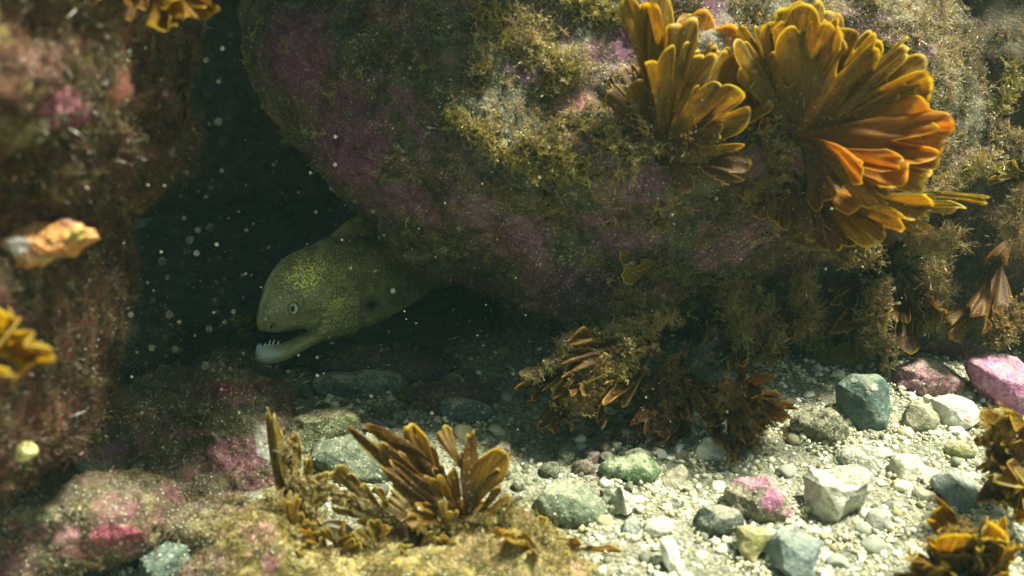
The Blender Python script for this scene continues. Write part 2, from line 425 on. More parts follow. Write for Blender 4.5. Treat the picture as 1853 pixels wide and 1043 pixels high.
# loose gravel, far too many grains to count
rng = np.random.RandomState(21)
def gravel_field(N, x0, x1, y0, y1, s, seed):
    r = np.random.RandomState(seed); x = r.uniform(x0, x1, N); y = r.uniform(y0, y1, N)
    p = np.stack([x, y, seabed_z(x, y)], 1); px, py, d = proj(p); m = (px > -60) & (px < 1913) & (py < 1100); p = p[m]
    p = p[r.rand(len(p)) > np.clip(fbm(p * 11 + 4, 3) * 2.4, 0, .75)]
    size = r.lognormal(0, 0.5, len(p)) * s
    cl = palette(len(p), [(0.60, 0.57, 0.40), (0.48, 0.47, 0.32), (0.70, 0.68, 0.54), (0.12, 0.13, 0.10), (0.32, 0.29, 0.15), (0.30, 0.33, 0.28), (0.78, 0.77, 0.66)], (6, 5, 4, 2.6, 2, 2, 2), r)
    px, py, d = proj(p); k = np.clip((1280 - px) / 240, 0, 1) * (.45 + .55 * np.clip((930 - py) / 120, 0, 1)) + np.clip((980 - px) / 180, 0, .5) + .35 * fbm(p * 9, 3)   # green-filmed rubble towards the crevice, its colour also darkened in place of shade
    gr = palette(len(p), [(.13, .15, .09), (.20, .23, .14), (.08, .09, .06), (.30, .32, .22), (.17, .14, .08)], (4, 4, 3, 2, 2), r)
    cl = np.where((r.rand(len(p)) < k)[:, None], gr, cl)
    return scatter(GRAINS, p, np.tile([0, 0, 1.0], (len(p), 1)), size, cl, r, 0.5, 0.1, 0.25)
M_DARK = rock_mat("shaded_wall_rock", (0.020, 0.024, 0.018), (0.05, 0.055, 0.035), (0.06, 0.035, 0.045), 0.58, spk=0.66)  # base colour kept near-black to stand in for part of the crevice's shade
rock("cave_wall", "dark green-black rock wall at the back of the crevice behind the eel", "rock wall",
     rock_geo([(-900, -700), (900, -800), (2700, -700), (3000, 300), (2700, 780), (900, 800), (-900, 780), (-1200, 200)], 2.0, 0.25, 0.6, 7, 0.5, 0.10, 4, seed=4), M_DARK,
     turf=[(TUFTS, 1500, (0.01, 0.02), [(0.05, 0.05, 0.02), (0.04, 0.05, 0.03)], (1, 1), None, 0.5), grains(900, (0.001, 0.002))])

# ------------------------------------------------------------------ the great overhanging boulder on the right
M_BOULDER = rock_mat("boulder_skin", (0.030, 0.030, 0.018), (0.095, 0.088, 0.048), (0.16, 0.062, 0.115), 0.50, sp=(0.42, 0.43, 0.32), spk=0.585, scale=9, c4=(0.15, 0.10, 0.035), dust=.18)
PUR = (0.22, 0.07, 0.17); PINK = (0.36, 0.10, 0.14); WHITE = (0.6, 0.62, 0.56)
bould_poly = [(470, -60), (500, 60), (508, 130), (560, 240), (620, 330), (690, 400), (725, 462), (800, 488), (890, 512), (955, 565), (1040, 590), (1150, 575), (1280, 535), (1420, 500),
              (1560, 470), (1640, 400), (1690, 260), (1690, 100), (1660, -150), (1500, -420), (1000, -480), (600, -330)]
geo_b = rock_geo(bould_poly, 1.31, 0.29, 0.70, 8, 0.72, 0.055, 6.5, 7, lean=0.16, leanx=0.06, seed=12, c=(1130, 290), ridge=0.022, under=(330, .75))
def bvh(g): return BVHTree.FromPolygons(g[0].tolist(), g[1].tolist())
BB = bvh(geo_b)
def SD(tree, px, py, default):
    dr = P(px, py, 1.0) - CAM
    h = tree.ray_cast(Vector(CAM), Vector(dr).normalized())
    return default if h[0] is None else float((np.array(h[0]) - CAM) @ FW)
def bd(ce, px, py, nr):
    bare = sum(np.exp(-((px - a) / b_) ** 2 - ((py - c_) / d_) ** 2) for a, b_, c_, d_ in ((540, 90, 90, 120), (640, 90, 285, 90), (1040, 60, 205, 40), (870, 70, 390, 60), (1050, 120, 530, 70), (930, 90, 430, 60)))
    n = fbm(ce * 22 + 3, 3) - .45 * bare; k = 0.02 + np.clip((n - 0.02) / 0.22, 0, 1)
    return k * np.clip((px - 500) / 400, 0.15, 1) * np.clip((620 - py) / 250, 0.2, 1)
def gold(ce, px, py, nr):
    return .02 + np.clip((fbm(ce * 15 + 8, 3) - .02) / .25, 0, 1) * np.clip((px - 820) / 200, 0, 1) * np.clip((400 - py) / 200, 0, 1)
boulder = rock("boulder", "huge overhanging boulder with purple crust and olive turf above the eel", "boulder", geo_b, M_BOULDER,
     patches=[(540, 90, 80, 110, PUR, .85), (640, 280, 75, 75, PUR, 1), (600, 190, 40, 50, PUR, .6), (930, 430, 90, 50, (.19, .08, .145), .9), (1120, 440, 80, 40, (.17, .075, .13), .8), (760, 200, 40, 40, (.18, .08, .13), .7), (1080, 90, 40, 30, (.2, .09, .12), .7), (710, 365, 60, 45, (0.20, .10, .18), 1), (870, 385, 45, 40, (.22, .13, .20), .9), (1050, 530, 110, 60, (.10, .045, .085), .9),
              (1040, 200, 60, 40, (.30, .11, .11), .8), (1020, 260, 40, 30, (.30, .12, .10), .6), (690, 20, 50, 25, (.22, .07, .06), .7), (820, 300, 120, 60, (.09, .06, .075), .6), (868, 392, 12, 18, WHITE, .9), (760, 460, 30, 14, (.3, .33, .25), .7)],
     turf=[(TUFTS, 5200, (0.006, 0.013), TURF_OLIVE, (4, 3, 4, 1, 2), bd, 0.6),
           (TUFTS, 2600, (0.006, 0.013), TURF_PALE + [(.36, .28, .10)], (3, 3, 2, 2, 2), gold, 0.6),
           (SHAGGY, 1300, (0.006, 0.012), TURF_BROWN + TURF_OLIVE, (1,) * 10, None, 0.6),
           grains(6500)])

# rocks behind and beside it
def tf_std0(n): return [(TUFTS, n, (.004, .009), TURF_OLIVE, (1,) * 5, clumpy(25, -.1, .3), .6), grains(int(n * .9))]
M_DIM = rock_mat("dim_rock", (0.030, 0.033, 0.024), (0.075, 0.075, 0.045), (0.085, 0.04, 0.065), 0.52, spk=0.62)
rock("boulder", "grey brown boulder at the upper right behind the big fan of amber seaweed", "boulder",
     rock_geo([(1600, -300), (2000, -400), (2400, -200), (2450, 300), (2250, 640), (1900, 660), (1700, 600), (1560, 400), (1560, 0)], 1.43, 0.24, 0.4, 7, 0.6, 0.06, 6, lean=-0.05, seed=31, ridge=.02),
     rock_mat("far_boulder", (0.035, 0.030, 0.020), (0.10, 0.078, 0.042), (0.11, 0.05, 0.055), 0.54, spk=.64, c4=(.09, .06, .025)),
     turf=[(TUFTS, 2200, (0.007, 0.015), TURF_OLIVE + TURF_BROWN[:2] + [(.34, .26, .12)], (3, 2, 4, 1, 2, 2, 2, 2), clumpy(14, 0, .3), 0.6), grains(1500)])
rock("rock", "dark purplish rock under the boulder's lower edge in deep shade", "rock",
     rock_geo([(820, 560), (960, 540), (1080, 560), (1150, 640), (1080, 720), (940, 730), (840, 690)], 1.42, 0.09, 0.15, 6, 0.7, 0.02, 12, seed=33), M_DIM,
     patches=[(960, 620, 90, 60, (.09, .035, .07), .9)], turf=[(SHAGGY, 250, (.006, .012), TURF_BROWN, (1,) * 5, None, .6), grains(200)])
rock("rock", "dark weedy rock in the recess beneath the big fan of seaweed", "rock",
     rock_geo([(1180, 500), (1400, 450), (1700, 420), (1880, 460), (1960, 580), (1850, 650), (1600, 668), (1400, 672), (1220, 640)], 1.36, 0.10, 0.25, 7, 0.65, 0.04, 10, seed=35, ridge=.015), M_DIM,
     patches=[(1690, 470, 50, 30, (.12, .05, .08), .8), (1740, 630, 60, 25, (.16, .06, .09), .8)],
     turf=[(TUFTS, 1400, (.007, .015), TURF_OLIVE + TURF_BROWN, (1,) * 10, None, .6), grains(700)])
n_, F_ = ico(6)
V_ = np.array([-.30, 1.60, .68]) + np.sign(n_) * np.abs(n_) ** .65 * np.array([.46, .78, .14]); V_ = V_ + n_ * (.06 * fbm(V_ * 6 + 37, 5))[:, None]
rock("boulder", "unseen dark boulder added above the crevice to shade the eel and the left floor", "boulder", (V_, F_), M_DARK)  # out of view, added overhead to block sun from the crevice and left floor

q_, dq_ = G(440, 520)  # dark sheet laid over pale gravel, its colour standing in for deep shade
rock("rock", "near-black slab added over the crevice floor behind the eel in place of deep shade", "rock",
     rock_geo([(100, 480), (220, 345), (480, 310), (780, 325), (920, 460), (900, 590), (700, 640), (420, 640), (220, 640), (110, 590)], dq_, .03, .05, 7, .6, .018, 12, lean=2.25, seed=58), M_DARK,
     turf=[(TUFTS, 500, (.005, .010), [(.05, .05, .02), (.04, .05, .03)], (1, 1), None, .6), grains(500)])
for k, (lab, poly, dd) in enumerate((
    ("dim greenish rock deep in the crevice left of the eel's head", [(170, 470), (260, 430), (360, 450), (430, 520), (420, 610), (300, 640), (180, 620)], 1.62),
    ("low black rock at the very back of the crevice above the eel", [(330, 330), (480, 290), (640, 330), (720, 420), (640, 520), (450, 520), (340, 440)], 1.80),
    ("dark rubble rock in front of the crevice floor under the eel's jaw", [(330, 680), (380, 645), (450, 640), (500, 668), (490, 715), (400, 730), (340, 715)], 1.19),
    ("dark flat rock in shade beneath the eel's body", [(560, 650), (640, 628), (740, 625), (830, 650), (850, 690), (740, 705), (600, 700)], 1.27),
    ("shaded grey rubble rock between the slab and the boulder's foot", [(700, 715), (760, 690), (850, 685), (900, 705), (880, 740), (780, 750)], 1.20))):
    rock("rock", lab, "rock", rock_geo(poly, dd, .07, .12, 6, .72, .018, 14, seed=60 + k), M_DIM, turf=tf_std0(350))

# ------------------------------------------------------------------ the near boulder at the left
M_LEFT = rock_mat("weedy_red_rock", (0.026, 0.012, 0.006), (0.088, 0.036, 0.016), (0.15, 0.045, 0.04), 0.52, sp=(.38, .36, .2), spk=.62, scale=15, c4=(.15, .11, .03))
left_poly = [((x + 40) * .70 - 40, y) for x, y in [(-420, -300), (100, -340), (330, -200), (372, -40), (352, 50), (335, 130), (333, 210), (318, 262), (255, 325), (190, 372), (172, 420), (176, 520), (160, 600), (128, 660), (118, 740), (70, 830), (-60, 890), (-350, 860), (-560, 300)]]
geo_l = rock_geo(left_poly, 0.80, 0.16, 0.22, 7, 0.6, 0.05, 9, 6, seed=14, c=(-40, 250), ridge=.02)
BL = bvh(geo_l)
rock("boulder", "reddish brown weed-furred boulder close by at the left edge", "boulder", geo_l, M_LEFT,
     patches=[(120, 195, 70, 45, (.26, .06, .11), 1), (30, 240, 60, 45, (.16, .13, .04), .7), (190, 40, 120, 40, (.20, .09, .015), .6), (90, 120, 70, 50, (.10, .035, .02), .7), (60, 520, 90, 80, (.05, .03, .012), .6), (80, 225, 14, 14, (.5, .48, .32), .9), (205, 70, 12, 12, (.45, .3, .22), .9), (165, 40, 18, 14, (.45, .4, .15), .9), (300, 45, 20, 9, (.5, .45, .25), .9)],
     turf=[(SHAGGY, 1700, (0.005, 0.012), [tuple(.45 * x for x in c) for c in TURF_BROWN] + [(.09, .07, .02), (.13, .04, .03)], (3, 3, 3, 2, 2, 2, 3), clumpy(16, -.1, .3), 0.5), (TUFTS, 1300, (.005, .011), [tuple(.5 * x for x in c) for c in TURF_OLIVE] + [(.20, .16, .05)], (1,) * 6, clumpy(20, 0, .3, 30), .5), grains(700)])

# ------------------------------------------------------------------ rocks lying at the lower left and front
M_LL = rock_mat("mossy_red_rock", (0.035, 0.028, 0.016), (0.105, 0.085, 0.045), (0.15, 0.06, 0.07), 0.49, sp=(.45, .46, .34), spk=.58, c4=(.15, .12, .04), dust=.06)
def tf_std(n, k=1.0): return [(TUFTS, n, (0.004 * k, 0.009 * k), TURF_OLIVE + TURF_BROWN[:2], (3, 3, 2, 2, 2, 1, 1), clumpy(25, -.1, .3), .6), grains(int(n * .9))]
rock("rock", "broad mottled rock with red crust and a white patch, left of the foreground seaweed", "rock",
     rock_geo([(200, 815), (235, 745), (300, 718), (400, 706), (480, 716), (525, 760), (535, 850), (540, 960), (420, 1010), (280, 1000), (215, 920)], 1.06, 0.05, 0.16, 7, 0.5, 0.04, 12, lean=.25, seed=41, ridge=.016), M_LL,
     patches=[(395, 705, 45, 18, (.16, .02, .035), 1), (460, 700, 30, 16, (.14, .03, .05), .9), (430, 825, 70, 42, (.24, .085, .125), .8), (482, 800, 26, 45, (.55, .58, .5), .95), (350, 785, 45, 14, (.30, .14, .16), .8), (300, 900, 50, 30, (.12, .12, .06), .6)], turf=tf_std(1100, .8))
rock("rock", "flat rock at the lower left with a bright crimson crust on its front", "rock",
     rock_geo([(-120, 930), (0, 912), (90, 888), (190, 878), (262, 905), (282, 945), (262, 985), (200, 1010), (80, 1030), (-80, 1030)], 0.90, 0.045, 0.1, 7, 0.55, 0.022, 16, seed=43, ridge=.008), M_LL,
     patches=[(205, 970, 72, 26, (.28, .045, .085), 1), (100, 965, 70, 22, (.30, .14, .16), .8), (60, 930, 60, 25, (.3, .3, .17), .6), (150, 1000, 60, 14, (.2, .06, .08), .8)], turf=tf_std(650, .8))
rock("rock", "shaded greenish rock below the left boulder with pale blue flecks", "rock",
     rock_geo([(60, 790), (120, 740), (210, 745), (260, 800), (250, 870), (180, 900), (90, 890)], 1.02, 0.06, 0.1, 6, 0.7, 0.015, 15, seed=45), M_DIM,
     patches=[(150, 830, 22, 30, (.3, .38, .36), .8)], turf=tf_std(350))
rock("rock", "dim pebbly rock in the shade right of the left boulder", "rock",
     rock_geo([(120, 620), (180, 560), (260, 555), (310, 610), (300, 680), (230, 720), (140, 710)], 1.22, 0.07, 0.12, 6, 0.7, 0.02, 16, seed=47), M_DIM,
     patches=[(220, 590, 40, 26, (.2, .18, .14), .8)], turf=tf_std(400))
rock("rock", "teal grey rock at the bottom edge beside the crimson-crusted one", "rock",
     rock_geo([(228, 1060), (262, 1000), (320, 978), (345, 985), (340, 1020), (300, 1065)], 0.90, 0.04, 0.06, 6, 0.8, 0.006, 20, cuts=6, seed=49),
     rock_mat("teal_rock", (.06, .09, .075), (.12, .16, .13), (.18, .2, .15), .6, spk=.62), turf=[grains(250)])
rock("rock", "pale speckled rubble lump at the bottom left corner", "rock",
     rock_geo([(30, 1050), (60, 1010), (120, 1005), (150, 1030), (140, 1075), (60, 1085)], 0.88, 0.03, 0.05, 6, 0.8, 0.008, 25, seed=50),
     rock_mat("pale_rubble", (.13, .13, .07), (.32, .32, .2), (.4, .41, .3), .5, spk=.56), turf=tf_std(250))
for k, (lab, poly, dd) in enumerate((
    ("low mossy rubble rock between the crimson-crusted rock and the golden front rock", [(262, 965), (300, 920), (360, 905), (440, 905), (500, 940), (470, 990), (390, 1020), (300, 1015)], .965),
    ("dark mossy rubble rock above the crimson-crusted rock", [(40, 880), (100, 850), (190, 850), (240, 880), (220, 920), (120, 925)], .98),
    ("crumbly olive rock between the teal rock and the golden front rock", [(330, 1080), (345, 1015), (400, 985), (450, 1000), (470, 1060), (400, 1100)], .90))):
    rock("rock", lab, "rock", rock_geo(poly, dd, .05, .1, 6, .72, .014, 18, seed=70 + k), M_LL, turf=tf_std(500))
M_FRONT = rock_mat("golden_moss_rock", (0.11, 0.09, 0.025), (0.32, 0.26, 0.08), (0.36, 0.19, 0.15), 0.58, sp=(.55, .52, .34), spk=.56, scale=16, c4=(.32, .25, .07))
geo_f = rock_geo([(300, 1120), (345, 1030), (400, 985), (450, 930), (490, 905), (540, 930), (590, 965), (660, 975), (760, 955), (850, 945), (930, 935), (985, 965), (1060, 1000), (1140, 1040), (1200, 1090), (1100, 1250), (700, 1300), (400, 1250)],
              0.93, 0.07, 0.12, 8, 0.72, 0.018, 16, lean=-0.25, seed=52, ridge=.006, c=(720, 1100))
BF = bvh(geo_f)
rock("rock", "golden turf-covered rock in front under the foreground seaweed", "rock",
     geo_f, M_FRONT,
     patches=[(470, 965, 40, 30, (.42, .2, .2), .9), (490, 1020, 22, 26, (.5, .22, .24), .9), (620, 985, 50, 26, (.5, .48, .34), .8), (860, 1000, 90, 30, (.14, .09, .015), .7), (700, 1030, 90, 20, (.34, .26, .05), .8)],
     turf=[(TUFTS, 4200, (0.003, 0.0075), [(.34, .28, .09), (.26, .20, .05), (.42, .37, .18), (.20, .13, .03), (.45, .28, .2)], (4, 4, 2, 2, 1), clumpy(22, -.2, .3), .6), grains(2600)])

# ------------------------------------------------------------------ stones on the gravel
STONES = []
def stone(label, cx, cy, ww, hh, c1, c2, c3=None, rot=0.0, cuts=5, cutd=(.7, .95), amp=.0035, box=.85, turf=None, patches=(), poly=None, thick=.45, spk=.58, sp=(.5, .52, .42), seed=None, d=None, sub=5, sink=.3, cat="stone", name="stone", group=None, crust=.56, dust=.5):
    seed = seed or int(cx * 7 + cy * 3) % 9973; r = np.random.RandomState(seed)
    if d is None: _, d = G(cx, cy + hh * 0.5 * .72)
    tk = thick * (ww + hh) / 2 * K * d
    pl = poly if poly is not None else ellipse(cx, cy, ww, hh, r, rot)
    STONES.append((P(cx, cy + hh * .3, d), (ww + hh) / 4 * K * d))
    geo = rock_geo(pl, d + tk * sink, tk, tk, max(sub, 6), box, amp * 1.5, 26, 5, cuts=cuts, cutd=cutd, seed=seed)
    geo = (geo[0] - np.array([0, 0, .16 * tk * (d > 0.96) * (sink > 0)]), geo[1])
    m = rock_mat(name + "_skin", c1, c2, c3 or tuple(min(1, x * 1.5) for x in c2), crust, sp=sp, spk=spk, scale=24, bstr=.75, rough=.75, dust=dust)
    return rock(name, label, cat, geo, m, patches, group, turf or [], seed)

stone("dark teal smooth upright stone with pale flecks at the edge of the shade", 1565, 728, 104, 122, (.05, .085, .075), (.10, .15, .13), (.17, .22, .18), dust=.3, cuts=3, poly=[(1518, 690), (1545, 672), (1585, 672), (1608, 690), (1614, 730), (1600, 775), (1575, 790), (1545, 775), (1522, 740)], patches=[(1583, 702, 10, 8, (.35, .4, .34), .9), (1545, 690, 9, 5, (.3, .36, .3), .9), (1540, 714, 6, 6, (.4, .45, .4), .8)], spk=.66)
stone("rough dusky pink crusted stone left of the violet stone", 1680, 682, 150, 76, (.20, .09, .11), (.34, .16, .20), (.30, .24, .16), dust=.4, rot=.12, cuts=3, amp=.006, poly=[(1612, 690), (1620, 655), (1660, 642), (1710, 655), (1752, 682), (1748, 708), (1690, 716), (1640, 712)], turf=[grains(200)], spk=.56)
stone("bright violet crusted stone at the right edge", 1815, 690, 140, 130, (.30, .10, .22), (.44, .20, .35), (.58, .34, .48), dust=.3, cuts=3, amp=.006, poly=[(1752, 648), (1790, 630), (1840, 640), (1890, 690), (1900, 770), (1850, 790), (1815, 770), (1800, 735), (1770, 690)], spk=.6, turf=[grains(120)])
stone("chalk white rounded stone below the dusky pink stone", 1730, 745, 96, 74, (.50, .50, .43), (.72, .72, .66), (.80, .80, .76), rot=.35, cuts=3, spk=.7, poly=[(1684, 716), (1722, 708), (1760, 722), (1778, 750), (1760, 778), (1725, 784), (1700, 760)])
stone("olive grey angular stone touching the chalk white one", 1665, 755, 64, 66, (.13, .13, .08), (.26, .26, .16), (.4, .4, .28), rot=.7, spk=.6)
stone("smooth yellow-green flat stone under the chalk white one", 1740, 815, 58, 42, (.22, .22, .09), (.34, .34, .16), rot=.2, cuts=2)
stone("pale cream round stone half sunk in the gravel", 1640, 847, 62, 62, (.40, .39, .28), (.54, .53, .42), cuts=1)
stone("flat slate blue stone with a pale ridge", 1735, 888, 104, 84, (.13, .17, .16), (.24, .28, .26), (.48, .5, .42), rot=.5, cuts=9, cutd=(.45, .8))
stone("large angular white-grey stone with a dark left face", 1520, 900, 142, 122, (.34, .35, .28), (.66, .65, .54), (.34, .40, .36), cuts=9, cutd=(.5, .8), poly=[(1450, 862), (1478, 848), (1530, 838), (1570, 850), (1592, 880), (1580, 915), (1530, 945), (1490, 960), (1462, 940), (1452, 900)], thick=.5, spk=.6, sp=(.7, .7, .6), sub=6)
stone("blue-grey faceted stone at the bottom edge of the gravel", 1440, 1005, 132, 116, (.11, .15, .15), (.20, .25, .24), (.3, .36, .33), dust=.3, cuts=10, cutd=(.45, .75), poly=[(1390, 985), (1415, 958), (1465, 955), (1508, 985), (1495, 1020), (1470, 1060), (1410, 1065), (1384, 1030)], thick=.5, amp=.002, spk=.68, sub=6)
stone("mottled dark encrusted stone left of the dark teal one", 1488, 768, 100, 74, (.09, .09, .05), (.22, .22, .13), (.42, .42, .32), rot=.3, amp=.007, cuts=5, spk=.55, turf=[grains(250), (TUFTS, 90, (.003, .007), TURF_OLIVE, (1,) * 5, None, .6)])
stone("black and white flecked stone above the large angular one", 1565, 828, 92, 52, (.16, .17, .14), (.48, .48, .4), (.6, .6, .52), rot=.2, cuts=6, amp=.006, spk=.55)
stone("brown stone with a magenta-pink crust across its top", 1380, 902, 140, 104, (.14, .12, .07), (.28, .25, .16), (.42, .38, .28), cuts=5, amp=.006, poly=[(1315, 880), (1340, 855), (1390, 848), (1425, 880), (1448, 935), (1420, 948), (1360, 940), (1325, 915)], dust=.2, patches=[(1360, 868, 42, 22, (.46, .16, .30), 1), (1400, 905, 26, 34, (.46, .17, .32), 1), (1428, 932, 14, 16, (.45, .2, .3), .9)], turf=[grains(220)], spk=.56)
stone("dark green-black stone with white dots", 1298, 945, 92, 56, (.045, .06, .05), (.10, .12, .095), (.18, .2, .15), cuts=4, spk=.6, sp=(.6, .6, .5))
stone("mustard yellow wedge stone beside the blue-grey one", 1362, 982, 64, 80, (.24, .22, .08), (.38, .35, .15), (.46, .44, .24), cuts=6, poly=[(1335, 955), (1360, 950), (1398, 958), (1385, 990), (1362, 1022), (1342, 1005), (1335, 980)])
stone("bone white elongated pebble bent like a knuckle", 1212, 1005, 44, 78, (.60, .59, .5), (.76, .75, .67), rot=-.3, cuts=2, poly=[(1196, 980), (1215, 972), (1226, 990), (1226, 1010), (1240, 1032), (1230, 1048), (1208, 1040), (1200, 1012)])
stone("creamy white lumpy stone left of the white-dotted stone", 1190, 957, 60, 48, (.46, .46, .38), (.66, .65, .56), cuts=3, amp=.005)
stone("jagged white and grey stone in the middle of the gravel", 1134, 908, 80, 86, (.26, .27, .2), (.56, .55, .45), (.7, .68, .58), cuts=9, cutd=(.4, .75), amp=.006, poly=[(1100, 885), (1118, 873), (1145, 878), (1172, 895), (1160, 912), (1158, 935), (1128, 948), (1100, 940), (1098, 910)])
stone("beige triangular ribbed shell-like stone", 1217, 866, 56, 50, (.30, .28, .19), (.44, .42, .31), cuts=4, poly=[(1190, 868), (1212, 850), (1232, 838), (1243, 850), (1240, 878), (1222, 892), (1200, 882)])
stone("mossy green stone in the shaded gravel", 1145, 848, 112, 62, (.07, .12, .055), (.14, .22, .10), (.2, .26, .16), cuts=4, turf=[(TUFTS, 70, (.002, .005), [(.12, .2, .06)], (1,), None, .6)])
stone("large grey-green stone behind the golden front rock", 1030, 910, 130, 90, (.09, .12, .075), (.17, .21, .14), (.25, .28, .2), cuts=6, amp=.004, turf=[grains(120)])
stone("small pale oyster-like shell on the gravel", 1226, 912, 42, 32, (.5, .5, .42), (.66, .66, .6), cuts=6, cutd=(.4, .7), thick=.25)
stone("little slate chip below the jagged white stone", 1142, 957, 34, 36, (.14, .18, .17), (.24, .29, .27), cuts=6)
stone("dark maroon pebble below the drooping brown seaweed", 1140, 788, 46, 50, (.05, .02, .018), (.11, .05, .035), cuts=2)
stone("dark slate stone in shade behind the foreground seaweed", 838, 740, 96, 58, (.045, .06, .065), (.09, .115, .115), cuts=5)
stone("broad grey slab in the shade below the eel's neck", 655, 695, 190, 62, (.06, .075, .065), (.11, .13, .11), (.15, .15, .12), cuts=5, thick=.3, amp=.005)
stone("greenish angular stone dusted with sand, left of centre", 575, 786, 160, 92, (.09, .10, .04), (.20, .21, .10), (.30, .31, .18), rot=-.15, cuts=6, spk=.56, thick=.6, sink=-.15, dust=.12, turf=[(TUFTS, 160, (.003, .006), TURF_OLIVE, (1,) * 5, None, .6), grains(250)], d=1.1)
stone("grey-green rounded stone behind the seaweed tips", 660, 838, 200, 100, (.06, .085, .055), (.14, .17, .11), (.25, .27, .2), thick=.55, sink=-.15, dust=.12, cuts=4, d=1.06, turf=[grains(200)])
stone("greenish limpet-covered stone behind the drooping seaweed", 1305, 685, 72, 58, (.10, .13, .085), (.22, .26, .18), cuts=2, amp=.006)
stone("pale yellow shell fragment among the brown fronds", 1268, 720, 36, 28, (.42, .40, .2), (.52, .5, .3), cuts=5, thick=.3, d=1.10)
stone("whitish flat stone below the amber drooping fronds", 1285, 812, 66, 46, (.34, .36, .3), (.5, .52, .45), rot=.4, cuts=5)
stone("yellow-green knobbly stone in the shade left of the eel", 268, 645, 72, 56, (.14, .15, .03), (.27, .27, .08), cuts=1, amp=.006, spk=.58)
stone("smaller yellow-green knob near the eel's jaw", 335, 618, 50, 36, (.12, .13, .04), (.24, .25, .09), cuts=1, amp=.005, spk=.58)
stone("small white pebble near the bottom right seaweed", 1806, 942, 46, 30, (.5, .5, .44), (.66, .66, .6), cuts=2)
stone("olive pebble by the slate blue stone", 1672, 897, 44, 36, (.26, .26, .16), (.38, .38, .26), cuts=3)
stone("grey pebble right of the large angular stone", 1590, 945, 54, 42, (.2, .21, .17), (.34, .35, .29), cuts=3)
stone("chalky shell lump on the golden front rock", 612, 968, 74, 44, (.42, .40, .3), (.58, .56, .46), cuts=5, d=.93, thick=.35)
stone("coral pink nodule under the foreground seaweed", 752, 952, 62, 42, (.42, .17, .13), (.55, .27, .20), cuts=1, amp=.004, d=.925, name="coralline_nodule", cat="coral nodule")
stone("blurred mustard nodule hanging at the lower left", 40, 817, 42, 36, (.34, .32, .10), (.5, .48, .2), cuts=1, d=SD(BL, 40, 817, .70) - .004, sink=0, dust=0, name="sponge_nodule", cat="sponge")
stone("dull purple rounded rock under the violet stone's shade", 1700, 640, 110, 40, (.08, .03, .05), (.15, .06, .09), cuts=2, d=1.33)

# loose gravel
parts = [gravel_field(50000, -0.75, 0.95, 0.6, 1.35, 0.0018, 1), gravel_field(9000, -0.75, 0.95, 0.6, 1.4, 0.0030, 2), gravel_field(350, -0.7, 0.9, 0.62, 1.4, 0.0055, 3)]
r = np.random.RandomState(19); n = 1500; x = r.uniform(-.7, .9, n); y = r.uniform(.65, 1.35, n)       # broken shell among the grit
parts.append(scatter([(v_ * [1, .6, .2], f_) for v_, f_ in GRAINS], np.stack([x, y, seabed_z(x, y) + .001], 1), np.tile([0, 0, 1.0], (n, 1)), r.lognormal(0, .4, n) * .0045, palette(n, [(.78, .76, .68), (.6, .55, .42), (.5, .52, .5), (.3, .25, .16)], (4, 3, 2, 2), r), r, .35, 0, .2))
r = np.random.RandomState(9)
for c0, rad in STONES:                                            # grit banked up against the foot of every stone
    n = int(60 + rad * 4000); th = r.uniform(0, 6.28, n); q = rad * r.uniform(.75, 1.35, n)
    x = c0[0] + np.cos(th) * q; y = c0[1] + np.sin(th) * q; z = seabed_z(x, y) + np.clip(.006 * (1.35 - q / rad) / .6, 0, .006) * r.uniform(.2, 1, n)
    parts.append(scatter(GRAINS, np.stack([x, y, z], 1), np.tile([0, 0, 1.0], (n, 1)), r.lognormal(0, .45, n) * .0021, palette(n, [(0.60, 0.57, 0.40), (0.48, 0.47, 0.32), (0.70, 0.68, 0.54), (0.16, 0.17, 0.13), (0.32, 0.29, 0.15)], (5, 5, 3, 2, 2), r), r, .5, .1, .25))
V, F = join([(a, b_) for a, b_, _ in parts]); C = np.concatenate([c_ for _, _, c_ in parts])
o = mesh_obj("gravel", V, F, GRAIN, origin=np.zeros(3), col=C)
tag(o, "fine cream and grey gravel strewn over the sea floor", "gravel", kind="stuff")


# small pebbles, each its own stone, strewn about
rng = np.random.RandomState(77)
pm = [rock_mat("pebble_skin", *c, .56, spk=.6, scale=40, bstr=.4) for c in (((.44, .43, .33), (.6, .58, .48), (.7, .7, .6)), ((.12, .14, .12), (.22, .25, .21), (.35, .37, .3)), ((.26, .25, .13), (.4, .38, .22), (.5, .5, .36)), ((.2, .22, .18), (.34, .36, .3), (.5, .5, .42)))]
protos = []
for k in range(8):
    n, F = ico(3); v = n.copy()
    for _ in range(5):
        a = rng.normal(size=3); a /= np.linalg.norm(a); s = v @ a - rng.uniform(.55, .88); m = s > 0; v[m] -= s[m][:, None] * a
    v *= [1, rng.uniform(.7, 1), rng.uniform(.5, .8)]; v *= (1 + .1 * fbm(v * 2.2 + k, 3))[:, None]
    me_o = mesh_obj("pebble", v, F, pm[k % 4], origin=np.zeros(3), col=np.zeros((len(v), 4))); protos.append(me_o)
cnt = 0; used = []
PLAB = ["small pale pebble lying loose in the gravel", "small dark grey pebble lying loose in the gravel", "small yellowish pebble lying loose in the gravel", "small mid-grey pebble lying loose in the gravel"]
